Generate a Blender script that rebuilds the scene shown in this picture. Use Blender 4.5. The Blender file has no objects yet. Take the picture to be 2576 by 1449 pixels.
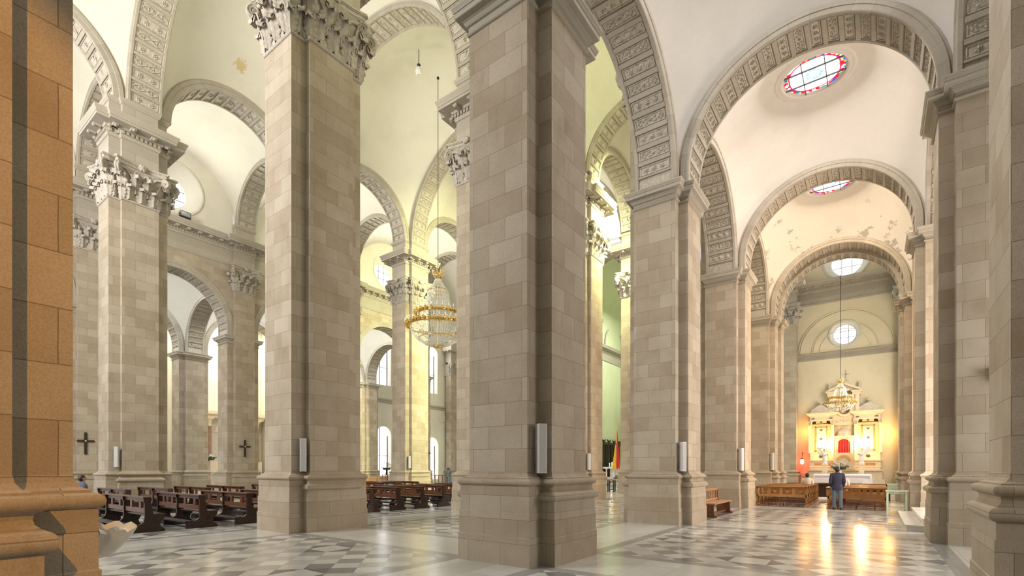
import bpy, bmesh, math, random
from mathutils import Vector, Matrix
random.seed(7)
PI = math.pi
C = bpy.context.scene.collection
sin, cos = math.sin, math.cos

# ------------------------------------------------------------------ mesh helper
class MB:
    """collects geometry for ONE mesh object, with box-mapped UVs in metres"""
    def __init__(s):
        s.v = []; s.f = []; s.uv = []; s.m = []; s.sm = []
    def face(s, pts, uv=None, m=0, smooth=False):
        b = len(s.v)
        s.v.extend([tuple(p) for p in pts])
        s.f.append(list(range(b, b + len(pts)))); s.uv.append(uv); s.m.append(m); s.sm.append(smooth)
    def grid(s, rows, closed_u=False, closed_v=False, uv=None, m=0, smooth=True, flip=False):
        """rows: list of equal-length point lists"""
        b = len(s.v); n = len(rows[0]); k = len(rows)
        for r in rows: s.v.extend([tuple(p) for p in r])
        for i in range(k if closed_v else k - 1):
            for j in range(n if closed_u else n - 1):
                i2 = (i + 1) % k; j2 = (j + 1) % n
                q = [b + i*n + j, b + i*n + j2, b + i2*n + j2, b + i2*n + j]
                if flip: q.reverse()
                s.f.append(q)
                if uv:
                    w = [uv[i][j], uv[i][j + 1 if closed_u else j2], uv[i + 1 if closed_v else i2][j + 1 if closed_u else j2], uv[i + 1 if closed_v else i2][j]]
                    if flip: w.reverse()
                    s.uv.append(w)
                else: s.uv.append(None)
                s.m.append(m); s.sm.append(smooth)
    def box(s, x0, x1, y0, y1, z0, z1, m=0, M=None):
        p = [Vector(q) for q in ((x0,y0,z0),(x1,y0,z0),(x1,y1,z0),(x0,y1,z0),(x0,y0,z1),(x1,y0,z1),(x1,y1,z1),(x0,y1,z1))]
        if M is not None: p = [M @ q for q in p]
        b = len(s.v); s.v.extend([tuple(q) for q in p])
        for q in ((0,3,2,1),(4,5,6,7),(0,1,5,4),(1,2,6,5),(2,3,7,6),(3,0,4,7)):
            s.f.append([b + i for i in q]); s.uv.append(None); s.m.append(m); s.sm.append(False)
    def bar(s, a, b, w, h, m=0):
        """square bar from a to b"""
        a = Vector(a); b = Vector(b); d = b - a; L = d.length
        if L < 1e-6: return
        d.normalize(); up = Vector((0,0,1)) if abs(d.z) < .95 else Vector((1,0,0))
        x = d.cross(up).normalized(); y = x.cross(d).normalized()
        M = Matrix(((x.x,d.x,y.x,a.x),(x.y,d.y,y.y,a.y),(x.z,d.z,y.z,a.z),(0,0,0,1)))
        s.box(-w/2, w/2, 0, L, -h/2, h/2, m, M)
    def tube(s, pts, r, n=8, m=0, cap=True, smooth=True):
        pts = [Vector(p) for p in pts]; k = len(pts)
        rs = r if isinstance(r, (list, tuple)) else [r]*k
        rows = []; prev = None
        for i, p in enumerate(pts):
            d = (pts[min(i+1,k-1)] - pts[max(i-1,0)])
            if d.length < 1e-9: d = Vector((0,0,1))
            d.normalize()
            if prev is None:
                up = Vector((0,0,1)) if abs(d.z) < .9 else Vector((1,0,0))
                x = d.cross(up).normalized()
            else:
                x = (prev - d*prev.dot(d))
                x = x.normalized() if x.length > 1e-6 else d.orthogonal().normalized()
            prev = x; y = d.cross(x)
            rows.append([p + (x*cos(2*PI*j/n) + y*sin(2*PI*j/n))*rs[i] for j in range(n)])
        s.grid(rows, closed_u=True, m=m, smooth=smooth)
        if cap:
            s.face(list(reversed(rows[0])), m=m); s.face(rows[-1], m=m)
    def lathe(s, prof, n=24, c=(0,0,0), m=0, smooth=True, sx=1, sy=1, axis='z', a0=0, a1=2*PI):
        full = abs(a1 - a0 - 2*PI) < 1e-6
        rows = []
        for (r, z) in prof:
            row = []
            for j in range(n if full else n + 1):
                a = a0 + (a1 - a0)*j/n
                if axis == 'z': q = (c[0]+r*cos(a)*sx, c[1]+r*sin(a)*sy, c[2]+z)
                elif axis == 'x': q = (c[0]+z, c[1]+r*cos(a)*sx, c[2]+r*sin(a)*sy)
                else: q = (c[0]+r*cos(a)*sx, c[1]-z, c[2]+r*sin(a)*sy)
                row.append(q)
            rows.append(row)
        s.grid(rows, closed_u=full, m=m, smooth=smooth)
    def ball(s, c, rx, ry=None, rz=None, n=10, k=6, m=0, M=None):
        ry = rx if ry is None else ry; rz = rx if rz is None else rz
        rows = []
        for i in range(k+1):
            t = PI*i/k; rr = max(sin(t), 1e-3)
            row = [Vector((rx*rr*cos(2*PI*j/n), ry*rr*sin(2*PI*j/n), -rz*cos(t))) for j in range(n)]
            if M is not None: row = [M @ q for q in row]
            rows.append([Vector(c) + q for q in row])
        s.grid(rows, closed_u=True, m=m)
    def outline(s, poly, prof, m=0, cap_top=True, cap_bot=False, smooth=False):
        """loft a CCW outline along a profile of (outward offset, z)"""
        rows = []
        for o, z in prof:
            rows.append([(p[0], p[1], z) for p in offset_poly(poly, o)])
        n = len(poly)
        per = [0]
        for i in range(n):
            a, b = poly[i], poly[(i+1) % n]
            per.append(per[-1] + math.hypot(b[0]-a[0], b[1]-a[1]))
        for r0, r1 in zip(rows, rows[1:]):
            for j in range(n):
                s.face([r0[j], r0[(j+1) % n], r1[(j+1) % n], r1[j]], m=m, smooth=smooth)
        if cap_top: s.face(rows[-1], m=m)
        if cap_bot: s.face(list(reversed(rows[0])), m=m)
    def merge(s, o, M=None):
        b = len(s.v)
        s.v.extend([tuple(M @ Vector(p)) for p in o.v] if M is not None else o.v)
        fl = M is not None and M.determinant() < 0
        for i, q in enumerate(o.f):
            q = [b + j for j in q]; w = o.uv[i]
            if fl:
                q.reverse(); w = list(reversed(w)) if w else None
            s.f.append(q); s.uv.append(w); s.m.append(o.m[i]); s.sm.append(o.sm[i])
    def mesh(s, name, mats):
        me = bpy.data.meshes.new(name)
        me.from_pydata(s.v, [], s.f); me.update()
        lay = me.uv_layers.new(name='UVMap'); d = lay.data
        buf = [0.0]*(2*len(d))
        for pi, p in enumerate(me.polygons):
            w = s.uv[pi]; nx, ny, nz = p.normal
            if w is None:
                if abs(nz) < .75:
                    l = math.hypot(nx, ny) or 1
                    tx, ty = -ny/l, nx/l
                    w = [(s.v[i][0]*tx + s.v[i][1]*ty, s.v[i][2]) for i in s.f[pi]]
                else: w = [(s.v[i][0], s.v[i][1]) for i in s.f[pi]]
            k = p.loop_start
            for q in w:
                buf[2*k] = q[0]; buf[2*k+1] = q[1]; k += 1
        d.foreach_set('uv', buf)
        me.polygons.foreach_set('material_index', s.m)
        me.polygons.foreach_set('use_smooth', s.sm)
        for m in (mats if isinstance(mats, (list, tuple)) else [mats]): me.materials.append(m)
        me.update()
        return me
    def build(s, name, mats, parent=None, loc=(0,0,0), rz=0):
        o = bpy.data.objects.new(name, s.mesh(name, mats)); C.objects.link(o)
        o.location = loc; o.rotation_euler = (0,0,rz)
        if parent: o.parent = parent
        return o

def offset_poly(poly, o):
    n = len(poly); out = []
    for i in range(n):
        a = Vector(poly[i-1]); b = Vector(poly[i]); c = Vector(poly[(i+1) % n])
        e1 = (b - a).normalized(); e2 = (c - b).normalized()
        n1 = Vector((e1.y, -e1.x)); n2 = Vector((e2.y, -e2.x))
        k = 1 + n1.dot(n2)
        out.append(tuple(b + (n1 + n2)*(o/k)) if k > 1e-6 else tuple(b))
    return out
def rect(x0, x1, y0, y1): return [(x0,y0),(x1,y0),(x1,y1),(x0,y1)]

def thing(name, label, cat, loc=(0,0,0), rz=0, group=None):
    o = bpy.data.objects.new(name, None); C.objects.link(o)
    o.location = loc; o.rotation_euler = (0,0,rz); o.empty_display_size = .1
    o['label'] = label; o['category'] = cat
    if group: o['group'] = group
    return o
def tag(o, label, cat, group=None):
    o['label'] = label; o['category'] = cat
    if group: o['group'] = group
    return o
def struct(o, label=None):
    o['kind'] = 'structure'
    if label: o['label'] = label
    return o
def dup(root, loc, rz=None, label=None, group=None):
    r = root.copy(); C.objects.link(r); r.location = loc
    if rz is not None: r.rotation_euler = (0,0,rz)
    if label: r['label'] = label
    if group: r['group'] = group
    for ch in list(root.children):
        c = ch.copy(); C.objects.link(c); c.parent = r
        for g in list(ch.children):
            d = g.copy(); C.objects.link(d); d.parent = c
    return r

# ------------------------------------------------------------------ materials
class NT:
    def __init__(s, mat):
        s.t = mat.node_tree; s.n = s.t.nodes; s.l = s.t.links
    def node(s, typ, **kw):
        o = s.n.new(typ)
        for k, v in kw.items():
            if k in ('ins',):
                for i, x in v.items():
                    if hasattr(x, 'is_linked'): s.l.new(x, o.inputs[i])
                    else: o.inputs[i].default_value = x
            else: setattr(o, k, v)
        return o
    def math(s, op, a, b=None, c=None):
        ins = {0: a}
        if b is not None: ins[1] = b
        if c is not None: ins[2] = c
        return s.node('ShaderNodeMath', operation=op, ins=ins).outputs[0]
    def mix(s, fac, a, b, blend='MIX'):
        o = s.node('ShaderNodeMix', data_type='RGBA', blend_type=blend)
        for i, x in ((0, fac), (6, a), (7, b)):
            if hasattr(x, 'is_linked'): s.l.new(x, o.inputs[i])
            else: o.inputs[i].default_value = x if i == 0 else (tuple(x) + (1,))[:4]
        return o.outputs[2]
    def ramp(s, fac, stops):
        o = s.node('ShaderNodeValToRGB', ins={0: fac})
        e = o.color_ramp.elements
        while len(e) < len(stops): e.new(.5)
        for q, (p, c) in zip(e, stops):
            q.position = p; q.color = (tuple(c) + (1,))[:4]
        return o.outputs[0]
    def noise(s, vec, scale, detail=3, rough=.55, dist=0):
        return s.node('ShaderNodeTexNoise', ins={'Vector': vec, 'Scale': scale, 'Detail': detail, 'Roughness': rough, 'Distortion': dist}).outputs[0]
def newmat(name):
    m = bpy.data.materials.new(name); m.use_nodes = True
    nt = NT(m); b = nt.n['Principled BSDF']
    return m, nt, b
def plain(name, col, rough=.6, metal=0, var=.12, scale=6, bump=0, emit=None, es=0, alpha=None, trans=0, ior=1.45, spec=.5):
    m, nt, b = newmat(name)
    tc = nt.node('ShaderNodeTexCoord').outputs['Object']
    n = nt.noise(tc, scale, 4)
    c2 = tuple(max(0, x*(1 - var)) for x in col); c3 = tuple(min(1, x*(1 + var)) for x in col)
    nt.l.new(nt.ramp(n, [(.3, c2), (.7, c3)]), b.inputs['Base Color'])
    b.inputs['Roughness'].default_value = rough; b.inputs['Metallic'].default_value = metal
    b.inputs['Specular IOR Level'].default_value = spec
    if trans:
        b.inputs['Transmission Weight'].default_value = trans; b.inputs['IOR'].default_value = ior
    if emit:
        b.inputs['Emission Color'].default_value = tuple(emit) + (1,); b.inputs['Emission Strength'].default_value = es
    if bump:
        bp = nt.node('ShaderNodeBump', ins={'Strength': bump, 'Distance': .01, 'Height': n})
        nt.l.new(bp.outputs[0], b.inputs['Normal'])
    return m
def masonry(name, c1, c2, c3, mortar, row=.405, width=.72, rough=.75, stain=(.20,.13,.07), stain_amt=.5):
    """ashlar blocks on the UV map (metres)"""
    m, nt, b = newmat(name)
    uv = nt.node('ShaderNodeUVMap', uv_map='UVMap').outputs[0]
    oi = nt.node('ShaderNodeObjectInfo')
    tc = nt.node('ShaderNodeTexCoord').outputs['Object']
    off = nt.node('ShaderNodeCombineXYZ', ins={0: nt.math('MULTIPLY', oi.outputs['Random'], 40.0), 1: nt.math('MULTIPLY', oi.outputs['Random'], 17.0)}).outputs[0]
    tcr = nt.node('ShaderNodeVectorMath', operation='ADD', ins={0: tc, 1: off}).outputs[0]
    wob = nt.node('ShaderNodeVectorMath', operation='MULTIPLY_ADD', ins={0: nt.node('ShaderNodeTexNoise', ins={'Vector': tcr, 'Scale': 3.0, 'Detail': 2.0}).outputs['Color'], 1: (.012,.012,0), 2: uv}).outputs[0]
    sh = nt.node('ShaderNodeVectorMath', operation='ADD', ins={0: wob, 1: (.18, .02, 0)}).outputs[0]
    br = nt.node('ShaderNodeTexBrick', offset=.5, ins={'Vector': sh, 'Color1': (0,0,0,1), 'Color2': (1,1,1,1), 'Mortar': (.5,.5,.5,1), 'Scale': 1.0, 'Mortar Size': .0042, 'Mortar Smooth': .3, 'Bias': 0.0, 'Brick Width': width, 'Row Height': row})
    base = nt.ramp(br.outputs['Color'], [(0, c1), (.5, c2), (1, c3)])
    n1 = nt.noise(tcr, 1.1, 4, .6); n2 = nt.noise(tcr, 70, 2, .7); n3 = nt.noise(tcr, .45, 3, .6)
    base = nt.mix(.45, base, nt.ramp(n1, [(.3, c1), (.5, c2), (.72, c3)]))
    base = nt.mix(nt.math('MULTIPLY', nt.ramp(n2, [(.35, (1,1,1)), (.62, (0,0,0))]), .30), base, tuple(x*.55 for x in c1))
    # worn brown patches and streaks
    mp = nt.node('ShaderNodeMapping', ins={'Vector': tcr, 'Scale': (2.2, 2.2, .55)}).outputs[0]
    n4 = nt.noise(mp, 1.3, 4, .65)
    base = nt.mix(nt.math('MULTIPLY', nt.ramp(n4, [(.6, (0,0,0)), (.78, (1,1,1))]), stain_amt*.6), base, stain)
    base = nt.mix(nt.math('MULTIPLY', nt.ramp(n3, [(.4, (0,0,0)), (.7, (1,1,1))]), .22), base, tuple(x*.8 for x in c1))
    base = nt.mix(nt.math('MULTIPLY', br.outputs['Fac'], .8), base, mortar)
    nt.l.new(base, b.inputs['Base Color']); b.inputs['Roughness'].default_value = rough
    b.inputs['Specular IOR Level'].default_value = .25
    hh = nt.math('ADD', nt.math('MULTIPLY', br.outputs['Fac'], -1.0), nt.math('MULTIPLY', n2, .25))
    bp = nt.node('ShaderNodeBump', ins={'Strength': .5, 'Distance': .008, 'Height': hh})
    nt.l.new(bp.outputs[0], b.inputs['Normal'])
    return m
def stucco(name, col, dirt=(.3,.28,.24), amt=.25, peel=0, peelcol=(.35,.33,.30), stain=None):
    m, nt, b = newmat(name)
    tc = nt.node('ShaderNodeNewGeometry').outputs['Position']
    n1 = nt.noise(tc, .35, 5, .6); n2 = nt.noise(tc, 7, 4, .6)
    base = nt.mix(nt.math('MULTIPLY', nt.ramp(n1, [(.45, (0,0,0)), (.75, (1,1,1))]), amt), col, dirt)
    base = nt.mix(nt.math('MULTIPLY', nt.ramp(n2, [(.5, (0,0,0)), (.8, (1,1,1))]), .07), base, dirt)
    if peel:
        n3 = nt.noise(tc, 1.6, 8, .72); n4 = nt.noise(tc, .5, 2, .5)
        sp = nt.node('ShaderNodeSeparateXYZ', ins={0: tc})
        dx = nt.math('ADD', nt.math('MULTIPLY', nt.math('SUBTRACT', sp.outputs[0], 23.0), .017), nt.math('MULTIPLY', n4, .06))
        thr = nt.math('SUBTRACT', .97, nt.math('MAXIMUM', dx, 0.0))
        p = nt.math('MULTIPLY', nt.math('GREATER_THAN', nt.math('MULTIPLY', nt.math('ADD', n3, .12), 1.15), thr), nt.ramp(n4, [(.42, (0,0,0)), (.5, (1,1,1))]))
        base = nt.mix(nt.math('MULTIPLY', p, peel), base, peelcol)
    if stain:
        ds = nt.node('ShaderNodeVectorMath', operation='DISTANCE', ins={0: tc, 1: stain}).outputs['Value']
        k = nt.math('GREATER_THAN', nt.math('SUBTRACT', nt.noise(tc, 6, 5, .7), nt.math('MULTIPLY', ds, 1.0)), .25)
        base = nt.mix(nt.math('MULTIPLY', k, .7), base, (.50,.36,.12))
    nt.l.new(base, b.inputs['Base Color']); b.inputs['Roughness'].default_value = .85
    b.inputs['Specular IOR Level'].default_value = .2
    return m
def wood(name, dark, light, rough=.35, scale=1.0):
    m, nt, b = newmat(name)
    tc = nt.node('ShaderNodeTexCoord').outputs['Object']
    mp = nt.node('ShaderNodeMapping', ins={'Vector': tc, 'Scale': (14*scale, 1.6*scale, 14*scale)}).outputs[0]
    n = nt.noise(mp, 1.2, 5, .6, 1.2)
    nt.l.new(nt.ramp(n, [(.3, dark), (.7, light)]), b.inputs['Base Color'])
    b.inputs['Roughness'].default_value = rough
    return m
def emis(name, col, strength):
    m, nt, b = newmat(name)
    nt.n.remove(b)
    e = nt.node('ShaderNodeEmission', ins={'Color': tuple(col) + (1,), 'Strength': strength})
    nt.l.new(e.outputs[0], nt.n['Material Output'].inputs[0])
    return m
# ------------------------------------------------------------------ camera
F = 1248.73; HOR = 1179.44; YAW = math.radians(36.23); EYE = 1.65
cam = bpy.data.cameras.new('camera'); co = bpy.data.objects.new('camera', cam); C.objects.link(co)
cam.sensor_fit = 'HORIZONTAL'; cam.sensor_width = 36.0; cam.lens = F/2576*36
cam.shift_y = (HOR - 724.5)/2576; cam.clip_end = 300; cam.clip_start = .05
co.location = (0, 0, EYE); co.rotation_euler = (PI/2, 0, YAW - PI/2)
bpy.context.scene.camera = co

# ------------------------------------------------------------------ materials of the setting
STONE = masonry('ashlar_stone', (.345,.27,.19), (.455,.395,.31), (.56,.497,.405), (.17,.14,.10))
STONEG = masonry('grey_ashlar_stone', (.38,.34,.28), (.45,.41,.345), (.50,.46,.39), (.24,.21,.17), row=.47, width=30, stain_amt=.25)
CARVED = plain('carved_stone', (.45,.41,.355), .8, var=.16, scale=9, bump=.3, spec=.2)
CARVEDD = plain('carved_panel_stone', (.47,.43,.365), .8, var=.25, scale=14, bump=.3, spec=.2)
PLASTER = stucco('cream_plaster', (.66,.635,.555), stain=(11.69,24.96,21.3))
PLASTERV = stucco('white_vault_plaster', (.67,.64,.60), peel=.85)
PLASTERC = stucco('chapel_plaster', (.76,.68,.50))
PLASTERG = stucco('green_plaster', (.60,.645,.44))
def floor_mat():
    m, nt, b = newmat('marble_floor')
    pos = nt.node('ShaderNodeNewGeometry').outputs['Position']
    sep = nt.node('ShaderNodeSeparateXYZ', ins={0: pos}); x, y = sep.outputs[0], sep.outputs[1]
    M = nt.math
    # distance to pier lines
    du = M('ABSOLUTE', M('SUBTRACT', M('FLOORED_MODULO', M('ADD', x, -.08+3.915), 7.83), 3.915))
    dv = None
    for r in (-2.05, 5.4, 12.85, 26.2, 33.65, 41.1):
        d = M('ABSOLUTE', M('SUBTRACT', y, r)); dv = d if dv is None else M('MINIMUM', dv, d)
    dm = M('MINIMUM', du, dv)
    a = M('MULTIPLY', M('ADD', x, y), .70711); c = M('MULTIPLY', M('SUBTRACT', x, y), .70711)
    T = .43
    ia = M('FLOOR', M('DIVIDE', a, T)); ic = M('FLOOR', M('DIVIDE', c, T))
    cell = nt.node('ShaderNodeCombineXYZ', ins={0: ia, 1: ic})
    rnd = nt.node('ShaderNodeTexWhiteNoise', noise_dimensions='2D', ins={0: cell.outputs[0]}).outputs[0]
    chk = M('FLOORED_MODULO', M('ADD', ia, ic), 2.0)
    # large squares (2 tiles) with a light diamond and dark corners, one in three each way
    S = 2*T
    qa = M('FLOOR', M('DIVIDE', a, S)); qc = M('FLOOR', M('DIVIDE', c, S))
    big = M('LESS_THAN', M('ADD', M('FLOORED_MODULO', qa, 3.0), M('FLOORED_MODULO', qc, 3.0)), .5)
    fa = M('ABSOLUTE', M('SUBTRACT', M('FLOORED_MODULO', a, S), T)); fc = M('ABSOLUTE', M('SUBTRACT', M('FLOORED_MODULO', c, S), T))
    dia = M('LESS_THAN', M('ADD', fa, fc), T)
    lightc = nt.ramp(rnd, [(0, (.50,.50,.46)), (1, (.66,.655,.61))])
    darkc = nt.ramp(rnd, [(0, (.16,.165,.17)), (.35, (.24,.25,.25)), (.6, (.34,.34,.33)), (1, (.46,.455,.43))])
    field = nt.mix(chk, lightc, darkc)
    bigc = nt.mix(dia, (.10,.10,.105), (.56,.555,.52))
    field = nt.mix(big, field, bigc)
    # plain slabs on the pier lines and a dark border
    slab = nt.node('ShaderNodeTexBrick', offset=.5, ins={'Vector': pos, 'Color1': (.47,.47,.43,1), 'Color2': (.60,.60,.56,1), 'Mortar': (.3,.3,.28,1), 'Scale': 1.0, 'Mortar Size': .004, 'Brick Width': 1.5, 'Row Height': .66})
    bord = nt.node('ShaderNodeTexBrick', offset=.5, ins={'Vector': pos, 'Color1': (.22,.225,.22,1), 'Color2': (.30,.305,.30,1), 'Mortar': (.15,.15,.15,1), 'Scale': 1.0, 'Mortar Size': .003, 'Brick Width': 1.1, 'Row Height': 1.1})
    col = nt.mix(M('LESS_THAN', dm, 1.06), field, bord.outputs[0])
    col = nt.mix(M('LESS_THAN', dm, .80), col, slab.outputs[0])
    vein = nt.noise(pos, 2.2, 8, .68, 1.5); big2 = nt.noise(pos, .5, 3)
    col = nt.mix(M('MULTIPLY', nt.ramp(vein, [(.42, (0,0,0)), (.5, (1,1,1)), (.58, (0,0,0))]), .14), col, (.25,.25,.25))
    col = nt.mix(M('MULTIPLY', big2, .2), col, (.36,.34,.32))
    e1 = M('LESS_THAN', M('ABSOLUTE', M('SUBTRACT', M('FLOORED_MODULO', M('ADD', a, T/2), T), T/2)), .0035)
    e2 = M('LESS_THAN', M('ABSOLUTE', M('SUBTRACT', M('FLOORED_MODULO', M('ADD', c, T/2), T), T/2)), .0035)
    ed = M('MULTIPLY', M('MAXIMUM', e1, e2), M('GREATER_THAN', dm, 1.06))
    col = nt.mix(M('MULTIPLY', ed, .5), col, (.14,.14,.13))
    nt.l.new(col, b.inputs['Base Color'])
    rr = nt.math('ADD', nt.math('MULTIPLY', nt.noise(pos, 1.3, 4), .16), .10)
    nt.l.new(rr, b.inputs['Roughness']); b.inputs['Specular IOR Level'].default_value = .55
    bp = nt.node('ShaderNodeBump', ins={'Strength': .04, 'Distance': .02, 'Height': nt.noise(pos, 3.0, 2)})
    nt.l.new(bp.outputs[0], b.inputs['Normal'])
    return m
FLOOR = floor_mat()

# ------------------------------------------------------------------ plan
U = [.08, 7.9, 15.62, 23.55, 31.4]          # bay lines of the outer aisle
UB = [.08, 7.9, 15.72, 23.75, 31.55]        # bay lines of nave and inner aisles
VR, VA, VN, VM, VF, VO = -2.05, 5.4, 12.85, 26.2, 33.65, 41.1
UE = 45.5                                   # east wall of the transept
LA, WA, LB, WB = .975, .643, .909, .617     # aisle pier shafts
NLA, NWA, NLB, NWB = 1.06, .66, .865, .66   # nave pier shafts
Z_IMP, Z_SA, Z_CAP, Z_ENT, Z_SN = 10.1, 10.55, 12.92, 14.55, 17.15

def arc(o, z, r, a0, a1, n=6):
    return [(o + r*cos(math.radians(a0+(a1-a0)*i/n)), z + r*sin(math.radians(a0+(a1-a0)*i/n))) for i in range(n+1)]
PLAIN_BASE = [(.15,0),(.15,.485),(.135,.49),(.135,.905),(.12,.91),(.12,1.355)] + arc(.10,1.415,.058,-80,80,16) + [(.085,1.475),(.085,1.495),(.04,1.515),(.012,1.555),(0,1.61)]
ATTIC_BASE = [(.16,0),(.16,.485),(.145,.49),(.145,.905),(.13,.91),(.13,1.095)] + arc(.12,1.172,.075,-85,85,16) + [(.115,1.25),(.115,1.262),(.092,1.285),(.082,1.32),(.09,1.355),(.108,1.366)] + arc(.10,1.422,.054,-80,80,16) + [(.085,1.478),(.085,1.495),(.04,1.515),(.012,1.555),(0,1.61)]
IMPOST = [(0,9.60),(.03,9.61),(.045,9.63),(.045,9.65),(.012,9.67),(.012,9.77),(.045,9.78),(.06,9.80),(.085,9.85),(.10,9.86),(.10,9.88),(.19,9.89),(.20,9.90),(.20,9.985),(.215,9.99),(.225,10.02),(.245,10.06),(.245,10.09),(0,10.10)]
CORNICE = [(0,14.55),(0,15.47),(.03,15.48),(.045,15.53),(.06,15.56),(.06,15.60),(.06,15.76),(.13,15.775),(.15,15.83),(.17,15.85),(.52,15.87),(.52,15.98),(.54,15.985),(.545,16.03),(.58,16.10),(.61,16.16),(.61,16.21),(0,16.23)]
STILT = [(-.02,16.2),(-.02,16.93),(.02,16.95),(.03,16.99),(.07,17.04),(.08,17.09),(.08,17.14),(0,17.15)]

def dentils(m, poly, z0=15.62, z1=15.755, off=.06, pitch=.155, w=.085, d=.055, mod=True):
    P = offset_poly(poly, off); n = len(P)
    for i in range(n):
        a = Vector(P[i]); b = Vector(P[(i+1) % n]); e = b - a; L = e.length
        if L < .12: continue
        e.normalize(); nn = Vector((e.y, -e.x))
        k = max(1, int(L/pitch)); st = L/k
        for j in range(k):
            c = a + e*(st*(j+.5))
            m.box(-w/2, w/2, 0, d, z0, z1, 0, Matrix(((e.x,nn.x,0,c.x),(e.y,nn.y,0,c.y),(0,0,1,0),(0,0,0,1))))
        if mod:
            a2 = a + nn*.11; k = max(1, int(round(L/.62)))
            for j in range(k):
                c = a2 + e*(L*(j+.5)/k)
                M = Matrix(((e.x,nn.x,0,c.x),(e.y,nn.y,0,c.y),(0,0,1,0),(0,0,0,1)))
                m.box(-.09, .09, 0, .27, 15.77, 15.862, 0, M)
                m.ball(M @ Vector((0, .23, 15.78)), .075, .075, .05, 8, 4)

def leaf(m, base, out, side, w, h, curl=.14, lean=.10):
    """an acanthus leaf: a lobed strip that rises and curls over at its tip"""
    base = Vector(base); out = Vector(out).normalized(); side = Vector(side).normalized(); up = Vector((0,0,1))
    rows = []; K = 18; N = 12
    for i in range(K+1):
        t = i/K
        if t < .70:
            z = h*t/.70*.9; o = .035 + lean*(t/.70)**2
        else:
            a = (t-.70)/.30*PI*1.2
            z = h*.9 + curl*.6*sin(a); o = .035 + lean + curl*.5*(1-cos(a))
        ph = (t*4.5) % 1.0
        lob = .66 + .34*(1 - abs(2*ph - 1))**.7
        ww = w*.5*(.70 + .48*sin(min(1, t*1.15)*PI*.80))*lob
        if t > .80: ww *= max(.5, 1 - (t-.80)*2.4)
        row = []
        for j in range(N+1):
            q = (j/N - .5)*2
            bulge = .05*(1 - q*q) - .028*abs(sin(q*PI*2.5)) + (.05*(1-abs(q)*5) if abs(q) < .2 else 0) - .02*ph*abs(q)
            row.append(base + side*(ww*q) + up*(z - .10*abs(q)*h*(1-ph)*.6) + out*(o + bulge))
        rows.append(row)
    m.grid(rows, smooth=True)
    m.grid([[p - out*.03 for p in r] for r in rows[::3]], smooth=True, flip=True)

def volute(m, c, ax, r, out, n=26, turns=2.2, tr=.038):
    """spiral scroll in the vertical plane spanned by OUT and z, round centre c"""
    out = Vector(out).normalized(); up = Vector((0,0,1)); pts = []; rr = []
    for i in range(n):
        t = i/(n-1); a = PI*.75 - t*turns*2*PI; q = r*(1 - .82*t)
        pts.append(Vector(c) + out*(q*cos(a)) + up*(q*sin(a))); rr.append(tr*(1 - .45*t)*1.3)
    m.tube(pts, rr, 6)
    m.ball(c, r*.22, r*.22, r*.22, 8, 5)

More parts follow.
